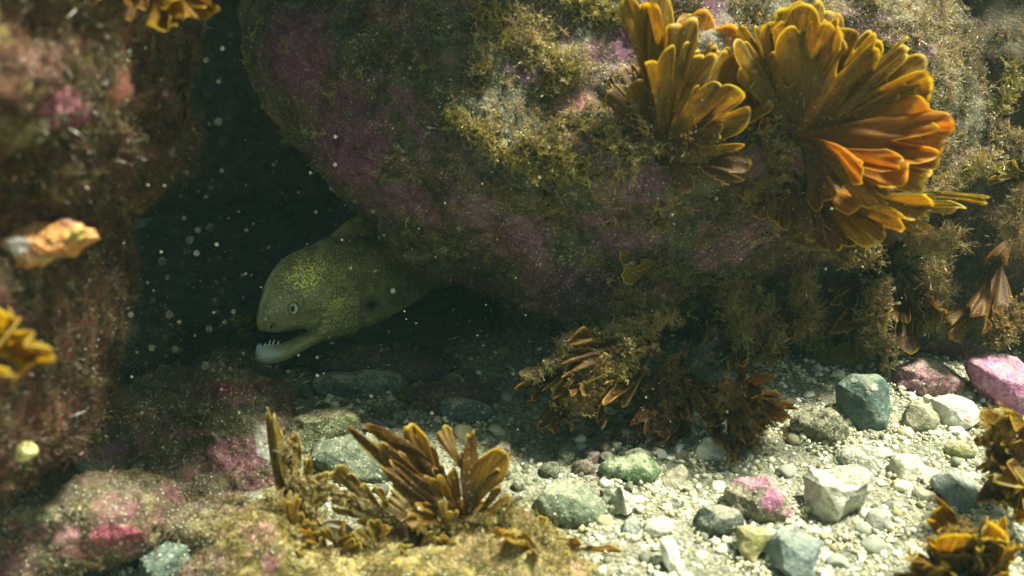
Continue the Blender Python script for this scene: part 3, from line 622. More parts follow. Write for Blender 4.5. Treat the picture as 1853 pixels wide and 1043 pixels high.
while cnt < 48:
    px = rng.uniform(560, 1850); py = rng.uniform(700, 1040)
    if py - 0.32 * (1400 - px) < 640 and px < 1400: pass
    if px < 980 and py > 860: continue
    if px < 1150 and py > 985: continue
    q, d = G(px, py); s = rng.uniform(.005, .0115)
    if any((q[0] - u[0]) ** 2 + (q[1] - u[1]) ** 2 < (s + u[2]) ** 2 for u in used): continue
    used.append((q[0], q[1], s)); k = rng.randint(8)
    o = protos[k] if protos[k] is not None and not protos[k].get("label") else None
    if o is None: o = protos[k].copy(); COL.objects.link(o)
    o.location = (q[0], q[1], q[2] + s * .08); o.scale = (s, s, s); o.rotation_euler = (rng.uniform(-.3, .3), rng.uniform(-.3, .3), rng.uniform(0, 6.28))
    tag(o, PLAB[k % 4], "pebble", "small loose " + ("pale", "dark grey", "yellowish", "mid-grey")[k % 4] + " pebbles in the gravel"); cnt += 1

# weed-filmed rubble in the half shade
rub = [rock_mat("rubble_skin", (.05, .06, .04), (.13, .15, .09), (.2, .21, .14), .55, spk=.6, scale=30, dust=.35), rock_mat("rubble_skin", (.07, .055, .035), (.16, .13, .085), (.2, .12, .12), .55, spk=.6, scale=30, dust=.35)]
rp = []
for k in range(6):
    V, F = rock_geo(ellipse(926, 521, 40, 30, rng), 1.0, .009, .009, 4, .85, .0035, 60, cuts=7, cutd=(.5, .85), seed=300 + k)
    rp.append(mesh_obj("rubble_stone", V - V.mean(0), F, rub[k % 2], origin=np.zeros(3), col=np.zeros((len(V), 4))))
cnt = 0
while cnt < 64:
    px = rng.uniform(560, 1180); py = rng.uniform(690, 900)
    if px < 900 and py > 800: continue
    q, d = G(px, py); s_ = rng.uniform(.5, 1.5)
    if any((q[0] - u[0]) ** 2 + (q[1] - u[1]) ** 2 < (.008 * s_ + u[2]) ** 2 for u in used): continue
    used.append((q[0], q[1], .008 * s_)); k = rng.randint(6)
    o = rp[k] if not rp[k].get("label") else rp[k].copy()
    if o is not rp[k]: COL.objects.link(o)
    o.location = (q[0], q[1], q[2] + .002); o.scale = (s_,) * 3; o.rotation_euler = (rng.uniform(-.5, .5), rng.uniform(-.5, .5), rng.uniform(0, 6.28))
    tag(o, ("small greenish rubble stone in the half shade before the crevice", "small brownish rubble stone in the half shade before the crevice")[k % 2], "stone", ("greenish", "brownish")[k % 2] + " rubble stones in the half shade before the crevice"); cnt += 1

# ------------------------------------------------------------------ seaweeds
def blade(b0, b1, wpx, d0, d1, seed, lobes=2, lobe=.10, notch=0, curl=.0, ripple=.05, neck=.5, nu=22, nv=25, tilt=.35, bow=.12, taper=0.0):
    """one flat fan-like blade from its foot to its rounded, lobed tip; widths in photo pixels at its own distance"""
    r = np.random.RandomState(seed)
    A = P(b0[0], b0[1], d0); B = P(b1[0], b1[1], d1); ax = B - A; L = np.linalg.norm(ax); ax /= L
    nrm = -FW + r.normal(size=3) * tilt; nrm -= ax * (nrm @ ax); nrm /= np.linalg.norm(nrm); sd = np.cross(ax, nrm)
    hw = wpx * K * (d0 + d1) / 4; phi = min(1.2, hw / L * 1.15)
    u = np.linspace(0, 1, nu)[:, None]; v = np.linspace(-1, 1, nv)[None, :]
    edge = 1 - .20 * np.abs(v) ** 3.0 * min(1, 1.4 * hw / L + .35)
    ph = r.uniform(0, 6.28)
    vw = v + .12 * np.sin(v * 2.3 + ph) + .04 * np.sin(v * 6.1 + ph * 2)
    edge = edge + .04 * np.sin(v * 3.1 + ph * 3)
    t = (vw * .5 + .5) * lobes + (r.rand() if lobes > 2 else 0); f = 2 * (t % 1) - 1
    edge = edge + (np.sqrt(1 - .93 * f * f) - .8) * min(.35, hw / lobes / L) * lobe / .12 + (.05 * np.sin(np.floor(t) * 2.9 + ph * 7) if lobes > 2 else 0) * np.sqrt(np.clip(1 - f * f, 0, 1))
    for _ in range(notch):
        c = r.uniform(-.7, .7); edge = edge - r.uniform(.15, .4) * np.exp(-((v - c) / .07) ** 2)
    rr = L * u * edge
    ang = v * phi * (neck + (1 - neck) * np.sqrt(u)) * (1 - taper * u ** 2.2)
    X = rr * np.cos(ang); S = rr * np.sin(ang) + .0016 * v * (1 - u)
    side = r.choice([-1, 1])
    S = S + side * bow * L * (u * (1 - u)) * np.ones_like(v)
    k1, k2 = r.uniform(.5, 1.3), r.uniform(1.6, 3.2)
    Z = L * ripple * (np.sin(k1 * v * 2 + ph + u * 2) * u + .45 * np.sin(k2 * v * 2 + ph * 2 - 3 * u) * u ** 1.5) + hw * .13 * np.sin(v * r.uniform(6, 11) + ph) * u ** 4 + L * curl * u ** 2.2 + L * .05 * np.sin(u * 3 + ph)
    Vx = A + X[..., None] * ax + S[..., None] * sd + Z[..., None] * nrm
    Vx = Vx.reshape(-1, 3)
    Vx = Vx + nrm * (fbm(Vx * 60 + seed, 2) * .0018)[:, None]
    i = (np.arange(nu - 1)[:, None] * nv + np.arange(nv - 1)).ravel(); Fx = np.stack([i, i + 1, i + 1 + nv, i + nv], 1)
    edg = np.maximum(u * np.ones_like(v), (np.abs(v) ** 8) * np.clip(u * 3 - 1.2, 0, 1) * .97)
    uv = np.stack([edg, np.ones_like(u) * (v * .5 + .5)], -1).reshape(-1, 2)
    return Vx, Fx, uv

def frond(parent, mat, b0, b1, wpx, d0, d1, seed, **kw):
    Vx, Fx, uv = blade(b0, b1, wpx, d0, d1, seed, **kw)
    o = mesh_obj("frond", Vx, Fx, mat, parent=parent, origin=np.array(parent.location), uv=uv)
    s = o.modifiers.new("thickness", 'SOLIDIFY'); s.thickness = .0004; s.offset = 0
    return o

def tube(pts, r0, r1, n=7):
    pts = np.array(pts, float); t = np.gradient(pts, axis=0); t /= np.linalg.norm(t, axis=1)[:, None] + 1e-9
    x = np.cross(t, [0.31, .77, .55]); x /= np.linalg.norm(x, axis=1)[:, None]; y = np.cross(t, x)
    th = np.linspace(0, 2 * math.pi, n, endpoint=False); rad = np.linspace(r0, r1, len(pts))
    V = (pts[:, None] + rad[:, None, None] * (np.cos(th)[None, :, None] * x[:, None] + np.sin(th)[None, :, None] * y[:, None])).reshape(-1, 3)
    F = []
    for k in range(len(pts) - 1):
        for j in range(n): F.append((k * n + j, k * n + (j + 1) % n, (k + 1) * n + (j + 1) % n, (k + 1) * n + j))
    return V, np.array(F)

def seaweed(label, base, d, fronds, mat=AMBER, name="brown_seaweed", cat="seaweed", seed=100, group=None, on=None, **kw):
    if on is not None:                                            # rooted on that rock's skin, its blades clear of the rock
        d0 = SD(on, base[0], base[1], d) - .003
        fronds = [(f[0], f[1], f[2], min(d0 + f[3] - d, SD(on, f[0], f[1], 9) - .014), *f[4:]) for f in fronds]; d = d0
    loc = P(base[0], base[1], d); e = empty(name, loc, label, cat, group)
    r = np.random.RandomState(seed)
    hb = P(base[0], base[1], d)
    V, F = join([tube([hb + r.normal(size=3) * .004, hb + FW * .012 + r.normal(size=3) * .004, hb + FW * .04 - UP * .008 + r.normal(size=3) * .006], .0028, .0012) for _ in range(5)])
    mesh_obj("holdfast", V, F, UMBER, parent=e, origin=loc, uv=np.zeros((len(V), 2)))
    for k, f in enumerate(fronds):
        o = dict(kw)
        bx, by, db = base[0] + r.uniform(-6, 6), base[1] + r.uniform(-6, 6), d
        if len(f) > 4: o.update(f[4])
        if 'foot' in o: bx, by = o.pop('foot')
        m = o.pop('mat', mat)
        frond(e, m, (bx, by), (f[0], f[1]), f[2], db, f[3], seed * 31 + k, **o)
    return e

def bush(tips, n, wd, d, seed, back=.02, mats=(), foot=None, **kw):
    """n narrow forked blades whose tips run along and inside a line of photo points"""
    r = np.random.RandomState(seed); T = np.array(tips, float); out = []
    t = np.linspace(0, len(T) - 1, 60); X = np.interp(t, range(len(T)), T[:, 0]); Y = np.interp(t, range(len(T)), T[:, 1])
    for k in range(n):
        i = r.randint(60); f = r.uniform(.62, 1.04); o = dict(notch=r.randint(1, 4), neck=r.uniform(.3, .7), lobe=.22, nu=16, nv=15, **kw)
        x, y = foot[0] + (X[i] - foot[0]) * f, foot[1] + (Y[i] - foot[1]) * f
        if r.rand() < .6: g = r.uniform(.2, .5) * f; o['foot'] = (foot[0] + (X[i] - foot[0]) * g + r.normal() * 6, foot[1] + (Y[i] - foot[1]) * g + r.normal() * 6)
        if len(mats): o['mat'] = mats[r.randint(len(mats))]
        o.setdefault('bow', r.uniform(-.1, .4)); o.setdefault('curl', r.uniform(-.15, .15))
        out.append((x + r.normal() * 14, y + r.normal() * 14, wd * r.uniform(.7, 1.3), d - back * r.uniform(0.2, 1.6), o))
    return out
BIG = dict(ripple=.05, tilt=.3, lobe=.12)
SHEET = dict(nu=34, nv=61, bow=.05)
WIDE = dict(nu=48, nv=121, bow=.03, neck=.8)
seaweed("tall amber fan seaweed with rounded tips, left of the two on top of the boulder", (1192, 285), 1.07, [
    (1262, 70, 190, 1.03, dict(lobes=5, notch=3, **WIDE)), (1345, 190, 170, 1.03, dict(lobes=5, notch=3, **WIDE)), (1155, -4, 70, 1.02), (1194, -6, 60, 1.035), (1240, 36, 66, 1.03), (1290, 24, 120, 1.08, dict(mat=ORANGE, lobes=3, foot=(1230, 230))), (1248, 92, 34, 1.04), (1282, 100, 50, 1.03),
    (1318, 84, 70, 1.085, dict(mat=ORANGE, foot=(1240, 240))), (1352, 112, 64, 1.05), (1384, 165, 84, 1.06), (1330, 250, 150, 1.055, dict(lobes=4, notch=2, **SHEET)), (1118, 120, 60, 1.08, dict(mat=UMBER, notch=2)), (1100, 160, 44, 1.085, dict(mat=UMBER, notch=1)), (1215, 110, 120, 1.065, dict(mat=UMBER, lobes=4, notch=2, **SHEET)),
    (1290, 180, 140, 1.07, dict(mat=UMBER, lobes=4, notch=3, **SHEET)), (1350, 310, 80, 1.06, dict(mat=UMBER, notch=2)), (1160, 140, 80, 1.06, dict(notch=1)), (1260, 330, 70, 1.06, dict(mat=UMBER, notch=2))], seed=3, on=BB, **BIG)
seaweed("great spreading amber fan seaweed with scalloped rim, right of the two", (1440, 252), 1.04, [
    (1398, 40, 210, 1.0, dict(lobes=5, notch=2, **WIDE)), (1545, 62, 300, .985, dict(lobes=7, notch=3, **WIDE)), (1665, 150, 260, .98, dict(lobes=6, notch=3, **WIDE)), (1690, 262, 200, .965, dict(lobes=3, notch=1, mat=ORANGE, **WIDE)), (1398, 190, 150, 1.035, dict(lobes=4, notch=2, mat=UMBER, **SHEET)), (1425, 80, 170, 1.03, dict(lobes=4, notch=2, **SHEET)), (1372, 50, 130, 1.015, dict(lobes=4, notch=1, **SHEET)), (1416, 14, 76, 1.01), (1470, 24, 150, .995, dict(lobes=3, **SHEET)), (1500, 8, 66, 1.03), (1546, 50, 150, 1.0, dict(lobes=4, notch=1, **SHEET)), (1524, 44, 54, .99), (1600, 84, 120, 1.01, dict(lobes=4, notch=1, **SHEET)), (1652, 82, 46, .985, dict(ripple=.03)),
    (1668, 132, 130, 1.0, dict(lobes=4, **SHEET)), (1700, 200, 130, .985, dict(lobes=2, lobe=.1, **SHEET)), (1716, 252, 110, .97, dict(mat=ORANGE, ripple=.05, lobe=.06, **SHEET)), (1688, 308, 130, .985, dict(lobes=4, notch=1, **SHEET)), (1630, 340, 120, 1.0, dict(lobes=3, notch=2, **SHEET)), (1575, 298, 60, .97, dict(mat=ORANGE, curl=.1)), (1620, 296, 44, .965, dict(mat=ORANGE)),
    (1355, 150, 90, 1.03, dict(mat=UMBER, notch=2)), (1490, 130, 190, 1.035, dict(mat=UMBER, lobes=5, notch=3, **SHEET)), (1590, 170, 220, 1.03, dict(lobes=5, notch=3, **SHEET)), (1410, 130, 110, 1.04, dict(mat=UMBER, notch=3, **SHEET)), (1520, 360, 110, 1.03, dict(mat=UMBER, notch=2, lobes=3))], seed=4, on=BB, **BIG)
seaweed("drooping dark amber seaweed below the great fan", (1440, 318), 1.07, [
    (1480, 430, 70, 1.06, dict(notch=2)), (1530, 448, 80, 1.05, dict(notch=2)), (1590, 440, 84, 1.03, dict(notch=1, mat=AMBER)), (1640, 420, 80, 1.02, dict(mat=AMBER, notch=2)), (1690, 392, 64, 1.02, dict(mat=AMBER, notch=2)), (1440, 420, 60, 1.08, dict(notch=2)),
    (1790, 365, 24, 1.03, dict(foot=(1600, 352), mat=OLIVE)), (1740, 382, 30, 1.02, dict(foot=(1560, 350), mat=OLIVE)), (1400, 400, 60, 1.09), (1360, 380, 60, 1.09), (1570, 380, 90, 1.03, dict(mat=ORANGE))], UMBER, seed=5, ripple=.07, tilt=.4, on=BB)
seaweed("small golden two-lobed frond on the boulder's lower edge", (1205, 482), 1.12, [(1120, 470, 36, 1.085), (1124, 498, 44, 1.08), (1150, 478, 30, 1.09)], OLIVE, seed=6, neck=.35, ripple=.03, on=BB)
seaweed("big foreground seaweed with dark notched blades and a curled cup frond", (836, 948), .90, [
    (652, 776, 150, .885, dict(mat=UMBER, notch=3, lobe=.25, ripple=.05, bow=.22, taper=.72)), (700, 838, 90, .88, dict(mat=UMBER, notch=2, taper=.6, lobe=.25)), (738, 776, 46, .90, dict(lobes=2, neck=.3)), (770, 815, 26, .91, dict(neck=.3)), (798, 776, 32, .91, dict(neck=.2, foot=(846, 860))),
    (850, 786, 90, .89, dict(mat=UMBER, foot=(838, 945), taper=.7)), (902, 818, 76, .895, dict(mat=AMBER, curl=.08, lobes=1, foot=(846, 930))), (906, 882, 16, .885, dict(mat=UMBER)), (790, 842, 22, .9, dict(mat=UMBER)),
    (884, 1004, 90, .865, dict(foot=(842, 940), lobe=.05, mat=AMBER, neck=.4)), (748, 880, 110, .885, dict(mat=UMBER, taper=.5, notch=2)), (905, 855, 30, .89, dict(mat=UMBER)), (690, 800, 30, .88, dict(mat=UMBER, notch=2, lobes=3)), (715, 822, 24, .885, dict(mat=UMBER, notch=1)), (780, 860, 40, .885, dict(notch=2, lobes=3)), (815, 850, 20, .9), (870, 860, 40, .9, dict(notch=2, mat=UMBER)), (740, 930, 60, .88, dict(notch=3, lobes=3)), (925, 905, 24, .885), (800, 990, 40, .87, dict(notch=2))], AMBER, seed=7, tilt=.3, ripple=.018, bow=.1)
seaweed("tall ragged golden seaweed at the left of the foreground row", (542, 965), .92, [
    (492, 748, 70, .93, dict(notch=3, neck=.8, taper=.7, lobe=.3)), (524, 790, 50, .925, dict(notch=2, taper=.5)), (560, 826, 24, .92), (578, 858, 30, .91), (535, 850, 44, .92, dict(notch=2)), (505, 860, 30, .93), (590, 900, 40, .91, dict(notch=1)), (560, 935, 44, .905)], OLIVE, seed=8, ripple=.07, tilt=.5)
seaweed("low bright golden seaweed with many small round lobes in the foreground", (772, 962), .93, [
    (566, 858, 40, .92, dict(foot=(680, 925))), (600, 852, 36, .925, dict(foot=(690, 930))), (628, 862, 34, .93, dict(foot=(700, 935))), (650, 880, 36, .93, dict(foot=(710, 940))), (684, 880, 36, .935, dict(foot=(720, 940))), (640, 915, 40, .92, dict(foot=(740, 950))),
    (600, 905, 44, .915, dict(foot=(700, 940), notch=2)), (670, 950, 36, .915), (700, 900, 44, .93), (650, 935, 30, .915, dict(notch=1)), (820, 870, 50, .94, dict(mat=AMBER)), (870, 900, 40, .94, dict(mat=AMBER)), (720, 870, 40, .94)], OLIVE, seed=9, lobes=2)
seaweed("flat amber frond trailing down the right side of the golden front rock", (955, 978), .93, [
    (1185, 1036, 34, .905, dict(neck=.8)), (1120, 1010, 40, .915, dict(neck=.7, notch=1)), (1050, 990, 40, .92, dict(neck=.7))], AMBER, seed=10, ripple=.02)
seaweed("short amber fronds beside the curled cup frond on the front rock", (950, 1000), .92, [
    (960, 935, 34, .905), (985, 940, 26, .91), (930, 1030, 50, .88), (975, 980, 26, .9, dict(mat=UMBER)), (905, 1035, 40, .885)], OLIVE, seed=11)
seaweed("olive and brown seaweed hanging out from under the boulder, flat yellow tip", (1190, 605), 1.10, [(944, 682, 26, 1.06, dict(foot=(1040, 650), mat=OLIVE, lobe=.04)), (930, 702, 18, 1.06, dict(foot=(1060, 660))), (985, 784, 40, 1.06, dict(foot=(1030, 680), neck=.7)), (1018, 768, 26, 1.07, dict(foot=(1035, 690), neck=.6)), (952, 722, 24, 1.065, dict(foot=(1040, 670)))] + bush([(1000, 640), (985, 690), (1040, 735), (1080, 745), (1110, 700)], 26, 26, 1.075, 65, .03, foot=(1130, 610), mats=(UMBER, UMBER, OLIVE)), UMBER, seed=12, ripple=.06)
seaweed("dark reddish brown seaweed drooping onto the shaded gravel", (1232, 655), 1.13, bush([(1085, 690), (1110, 760), (1150, 800), (1195, 815), (1240, 808), (1285, 775), (1300, 740)], 30, 34, 1.11, 61, .03, foot=(1228, 655)),
    frond_mat("red_brown_frond", (.05, .022, .010), (.12, .05, .015), (.2, .10, .03), trans=.4), seed=13, ripple=.07)
DULL = frond_mat("dull_amber_frond", (.08, .033, .004), (.21, .10, .007), (.30, .19, .02))
seaweed("finely divided amber seaweed drooping beside the reddish brown one", (1312, 700), 1.11, bush([(1285, 800), (1325, 812), (1365, 804), (1400, 788), (1420, 752), (1410, 715), (1378, 686), (1340, 680)], 34, 22, 1.09, 62, .03, foot=(1310, 700), mats=(DULL, DULL, UMBER)),
    DULL, seed=14, ripple=.06)
seaweed("bushy orange-brown seaweed at the right edge below the violet stone", (1862, 810), .98, bush([(1800, 730), (1774, 770), (1776, 815), (1788, 860), (1812, 905), (1850, 940), (1900, 950)], 44, 30, .96, 63, .05, foot=(1880, 800), mats=(AMBER, AMBER, OLIVE, UMBER)),
    AMBER, seed=15, ripple=.09, tilt=.6)
seaweed("bushy golden brown seaweed at the bottom edge on the pale gravel", (1762, 1052), .90, [(1700, 904, 13, .87, dict(neck=.8, mat=UMBER, ripple=.12))] + bush([(1645, 1040), (1656, 990), (1690, 945), (1735, 935), (1790, 930), (1818, 970), (1828, 1030)], 46, 30, .885, 64, .045, foot=(1750, 1060), mats=(AMBER, AMBER, OLIVE, UMBER)), AMBER, seed=16, ripple=.10, tilt=.6)
seaweed("streaky translucent brown seaweed hanging at the right edge", (1850, 430), 1.22, [
    (1765, 590, 60, 1.16, dict(notch=2, foot=(1800, 470))), (1722, 606, 40, 1.17, dict(foot=(1790, 520), notch=1)), (1825, 585, 60, 1.16, dict(foot=(1810, 480), notch=2)), (1790, 560, 60, 1.17, dict(foot=(1815, 470))), (1795, 480, 40, 1.18)], DULL, seed=17, ripple=.07)
seaweed("thin round-edged brown frond curling beneath the boulder", (1640, 560), 1.24, [(1640, 634, 50, 1.19, dict(lobe=.02)), (1672, 590, 40, 1.2, dict(lobe=.02)), (1605, 620, 30, 1.2)], UMBER, seed=18)
seaweed("blurred golden seaweed on top of the left boulder", (270, -30), .70, [(340, 22, 90, .64, dict(notch=3)), (384, -5, 70, .65, dict(notch=2)), (300, 26, 80, .63, dict(notch=3)), (240, 10, 70, .64, dict(mat=UMBER)), (190, 5, 60, .64, dict(mat=UMBER)), (372, 14, 60, .65, dict(notch=2)), (330, -20, 90, .63)], AMBER, seed=19, on=BL)
seaweed("blurred yellow frilly seaweed at the left edge", (-12, 628), .62, [(30, 600, 44, .55), (52, 632, 50, .545), (38, 655, 54, .545), (12, 594, 50, .55), (10, 655, 60, .54), (25, 630, 60, .54)], frond_mat("yellow_frill", (.22, .16, .02), (.46, .35, .06), (.55, .46, .14)), seed=20, ripple=.12, on=BL)
seaweed("small yellow leaf seaweed caught beside the eel's snout", (462, 588), 1.25, [(420, 578, 26, 1.24), (436, 606, 22, 1.235), (445, 575, 20, 1.24)], OLIVE, seed=21, notch=1)
seaweed("thin yellow-edged fronds at the right edge above the recess", (1850, 318), 1.16, [(1786, 326, 18, 1.13), (1812, 300, 20, 1.13), (1830, 295, 20, 1.12), (1800, 318, 18, 1.12)], OLIVE, seed=22)

r_ = np.random.RandomState(88); mat_f = []
for k in range(46):
    t = r_.rand(); fx = np.interp(t, [0, .2, .5, .8, 1], [500, 590, 730, 900, 1010]); fy = np.interp(t, [0, .2, .5, .8, 1], [950, 985, 985, 965, 1010]) + r_.uniform(-10, 35)
    ang = r_.uniform(-2.6, -.5); ln = r_.uniform(28, 62)
    mat_f.append((fx + math.cos(ang) * ln, fy + math.sin(ang) * ln, r_.uniform(18, 38), .895 + r_.uniform(-.012, .02), dict(foot=(fx, fy), notch=r_.randint(0, 3), neck=r_.uniform(.3, .6), lobe=.2, nu=14, nv=17, mat=(OLIVE, AMBER, OLIVE)[k % 3], curl=r_.uniform(-.2, .3))))
seaweed("ragged mat of short golden fronds along the top of the golden front rock", (760, 985), .90, mat_f, OLIVE, seed=25, on=BF)

# ------------------------------------------------------------------ feathery algae tufts: one thing each, along a stem
def sprig(label, path, d, spread, n, size, cols, seed, tpl=FEATHER, group=None, name="feathery_algae", on=None):
    """a feathery alga: main stem and the little branchlets along it"""
    r = np.random.RandomState(seed); path = np.array(path, float)
    dd = np.full(len(path), d) if np.isscalar(d) else np.array(d)
    if on is not None: dd = np.array([SD(on, a[0], a[1], b_) - .005 for a, b_ in zip(path, dd)])
    t = np.linspace(0, len(path) - 1, 24); px = np.interp(t, range(len(path)), path[:, 0]); py = np.interp(t, range(len(path)), path[:, 1]); dz = np.interp(t, range(len(path)), dd)
    pts = P(px, py, dz) + r.normal(size=(24, 3)) * .0015
    e = empty(name, pts[-1], label, "seaweed", group)
    V, F = tube(pts, .0018, .0008); mesh_obj("stem", V, F, UMBER, parent=e, origin=pts[-1], uv=np.zeros((len(V), 2)))
    k = r.randint(0, 24, n); sp = spread * K * dz[k]
    p = pts[k] + r.normal(size=(n, 3)) * np.array(sp)[:, None] * np.array([.8, .5, .8])
    nr = r.normal(size=(n, 3)) + np.array([0, -.6, .5]); nr /= np.linalg.norm(nr, axis=1)[:, None]
    V, F, C = scatter(tpl, p, nr, r.uniform(size[0], size[1], n), palette(n, cols, [1] * len(cols), r), r, .4, 0, .3)
    mesh_obj("branchlets", V, F, FUZZ, parent=e, origin=pts[-1], col=C, smooth=False)
    return e
HANG = [(.30, .20, .06), (.22, .14, .04), (.38, .30, .12), (.16, .09, .03), (.28, .24, .08)]
YEL = [(.36, .30, .06), (.30, .24, .05), (.44, .38, .12), (.22, .17, .04)]
TAN = [(.38, .31, .16), (.46, .38, .20), (.28, .21, .09), (.40, .28, .14)]
DIMY = [(.20, .16, .05), (.15, .12, .04), (.26, .21, .08)]
sprig("long yellow feathery alga sloping down the boulder's face", [(808, 205), (850, 225), (880, 250), (930, 290), (1000, 322), (1120, 320)], 1.06, 8, 260, (.005, .011), YEL, 1, on=BB)
sprig("thin pale alga strand rising right from the long yellow one", [(945, 296), (990, 240), (1030, 212), (1075, 190)], 1.05, 6, 120, (.004, .009), YEL + TAN, 2, on=BB)
sprig("large tan fluffy tuft near the top of the boulder", [(890, 20), (930, 70), (985, 100), (1010, 130)], 1.04, 26, 330, (.006, .013), TAN + YEL, 3, on=BB)
sprig("yellow tuft under the tan fluffy tuft", [(1000, 125), (1030, 135), (1050, 120)], 1.04, 12, 90, (.005, .010), YEL, 4, on=BB)
sprig("gold tuft at the top edge left of the tall fan seaweed", [(1040, 5), (1080, 10), (1120, 30)], 1.04, 12, 120, (.005, .011), YEL, 5, on=BB)
sprig("pale olive tuft at the foot of the tall fan seaweed", [(1080, 230), (1110, 260), (1150, 285)], 1.06, 16, 170, (.005, .011), YEL + DIMY, 6, on=BB)
sprig("olive tangle between the long yellow alga and the tall fan seaweed", [(950, 250), (1000, 275), (1060, 300)], 1.07, 18, 170, (.005, .011), YEL + DIMY, 7, on=BB)
sprig("small hanging olive tuft in the middle of the boulder's shaded underside", [(1198, 370), (1192, 395), (1194, 412)], 1.10, 6, 50, (.005, .010), DIMY + YEL, 8, on=BB)
sprig("dull fluffy alga right of the small two-lobed frond", [(1180, 480), (1230, 488), (1280, 510)], 1.12, 16, 190, (.006, .012), DIMY, 9, on=BB)
sprig("tan feathery alga lying along the top of the hanging seaweed", [(1210, 575), (1170, 590), (1110, 605), (1060, 612), (1012, 622)], [1.09, 1.08, 1.07, 1.06, 1.06], 9, 260, (.005, .010), TAN + YEL, 10)
sprig("yellow fringe alga along the flat yellow tip", [(1060, 630), (1030, 645), (1000, 660), (965, 685)], 1.055, 6, 110, (.004, .009), YEL + TAN, 11)
sprig("orange brown crusty tuft low on the hanging seaweed", [(1090, 660), (1075, 700), (1055, 735)], 1.05, 12, 170, (.005, .010), [(.34, .20, .07), (.42, .28, .12), (.26, .14, .04)], 12)
sprig("tan fluffy alga trailing from the top edge right of the great fan", [(1690, -5), (1715, 40), (1735, 90), (1755, 150), (1770, 190)], 1.20, 17, 300, (.006, .013), TAN, 13)
sprig("tan fluffy alga running to the right edge above the yellow-edged fronds", [(1700, 190), (1760, 215), (1810, 245), (1850, 270)], 1.18, 16, 260, (.006, .013), TAN, 14)
sprig("wispy tan alga under the rim of the great fan", [(1640, 385), (1690, 350), (1740, 315), (1800, 285)], 1.10, 12, 200, (.006, .012), TAN + YEL, 15)
sprig("single olive yellow plume standing at the right edge", [(1832, 120), (1828, 160), (1815, 200)], 1.18, 8, 90, (.005, .011), YEL, 16)
sprig("yellow-tipped alga hanging in the dark recess on the right", [(1640, 465), (1632, 530), (1638, 600)], 1.24, 13, 210, (.006, .012), YEL + DIMY, 17)
sprig("dim ragged alga left of the yellow-tipped one in the recess", [(1525, 490), (1530, 550), (1560, 600), (1590, 610)], 1.25, 12, 180, (.006, .012), DIMY, 18)
sprig("dim olive alga hanging lowest in the recess behind the dark teal stone", [(1450, 590), (1475, 630), (1530, 650), (1545, 640)], 1.24, 12, 200, (.006, .012), DIMY + YEL, 19)
sprig("purple grey stringy alga hanging from the boulder's lower edge", [(1270, 545), (1285, 575), (1290, 610), (1262, 660)], 1.14, 5, 120, (.005, .010), [(.22, .17, .18), (.15, .11, .11), (.3, .25, .26)], 20, SHAGGY, on=BB)
sprig("small drooping twigs on the boulder's purple face", [(900, 330), (915, 350), (930, 365)], 1.09, 10, 36, (.005, .010), [(.22, .14, .08), (.28, .2, .1)], 21, on=BB)
sprig("olive tuft on the boulder left of the purple face", [(985, 345), (990, 370), (1000, 400)], 1.10, 8, 60, (.005, .010), DIMY, 22, on=BB)
sprig("yellow orange speck of alga high on the boulder", [(862, 135), (872, 125), (880, 118)], 1.05, 4, 26, (.004, .007), YEL, 23, on=BB)
sprig("speckled golden crust of fine algae on the low bright golden seaweed", [(580, 880), (640, 910), (700, 935), (760, 950)], .905, 10, 150, (.003, .006), YEL + TAN, 60)
sprig("dark brown fuzz around the foot of the tall fan seaweed", [(1130, 200), (1180, 260), (1240, 270), (1310, 240)], 1.05, 20, 260, (.005, .011), HANG + [(.10, .05, .012)], 68, on=BB)
sprig("dark brown fuzz between the tall fan seaweed and the great fan", [(1370, 230), (1410, 260), (1420, 310), (1380, 350)], 1.05, 18, 220, (.005, .011), HANG + [(.10, .05, .012)], 69, on=BB)
sprig("brown straggling weed around the drooping dark amber seaweed", [(1340, 330), (1400, 400), (1480, 440), (1560, 450)], 1.06, 18, 260, (.006, .012), HANG + [(.12, .06, .012)], 70, on=BB)
sprig("golden fuzz around the foot of the big foreground seaweed", [(800, 960), (840, 945), (900, 930), (940, 905)], .885, 12, 150, (.003, .007), YEL + DIMY, 61)
sprig("ragged pale gold fuzz clinging to the tall ragged golden seaweed", [(520, 800), (530, 860), (560, 900), (575, 950)], .905, 10, 150, (.003, .007), YEL + TAN, 62)
sprig("brown fuzz through the dark reddish brown seaweed", [(1225, 665), (1190, 720), (1180, 780)], 1.08, 26, 240, (.005, .011), [(.10, .05, .015), (.16, .08, .02), (.07, .035, .012)], 63)
sprig("amber fuzz through the finely divided amber seaweed", [(1320, 700), (1350, 740), (1385, 760), (1340, 790)], 1.07, 22, 260, (.005, .010), [(.24, .13, .02), (.16, .08, .015), (.32, .2, .05)], 64)
sprig("golden brown fuzz over the bushy seaweed at the right edge", [(1800, 760), (1815, 820), (1840, 890)], .915, 20, 220, (.004, .009), [(.36, .22, .03), (.24, .13, .02), (.45, .34, .1)], 65)
sprig("golden brown fuzz over the bushy seaweed at the bottom edge", [(1680, 1010), (1740, 970), (1800, 990)], .855, 18, 240, (.003, .007), [(.36, .22, .03), (.24, .13, .02), (.45, .34, .1)], 66)
sprig("crusty yellow fuzz over the hanging olive and brown seaweed", [(1160, 620), (1110, 660), (1070, 690), (1030, 720)], 1.05, 22, 280, (.004, .010), YEL + [(.24, .14, .04), (.30, .18, .05)], 67)
sprig("golden crusty tuft at the left of the golden front rock", [(480, 900), (515, 935), (530, 975)], .90, 12, 150, (.004, .008), YEL + TAN, 24, on=BF)
sprig("gold frilly algae on the front rock right of the curled frond", [(905, 930), (950, 955), (1000, 985)], .90, 16, 240, (.004, .008), YEL + TAN, 25, on=BF)

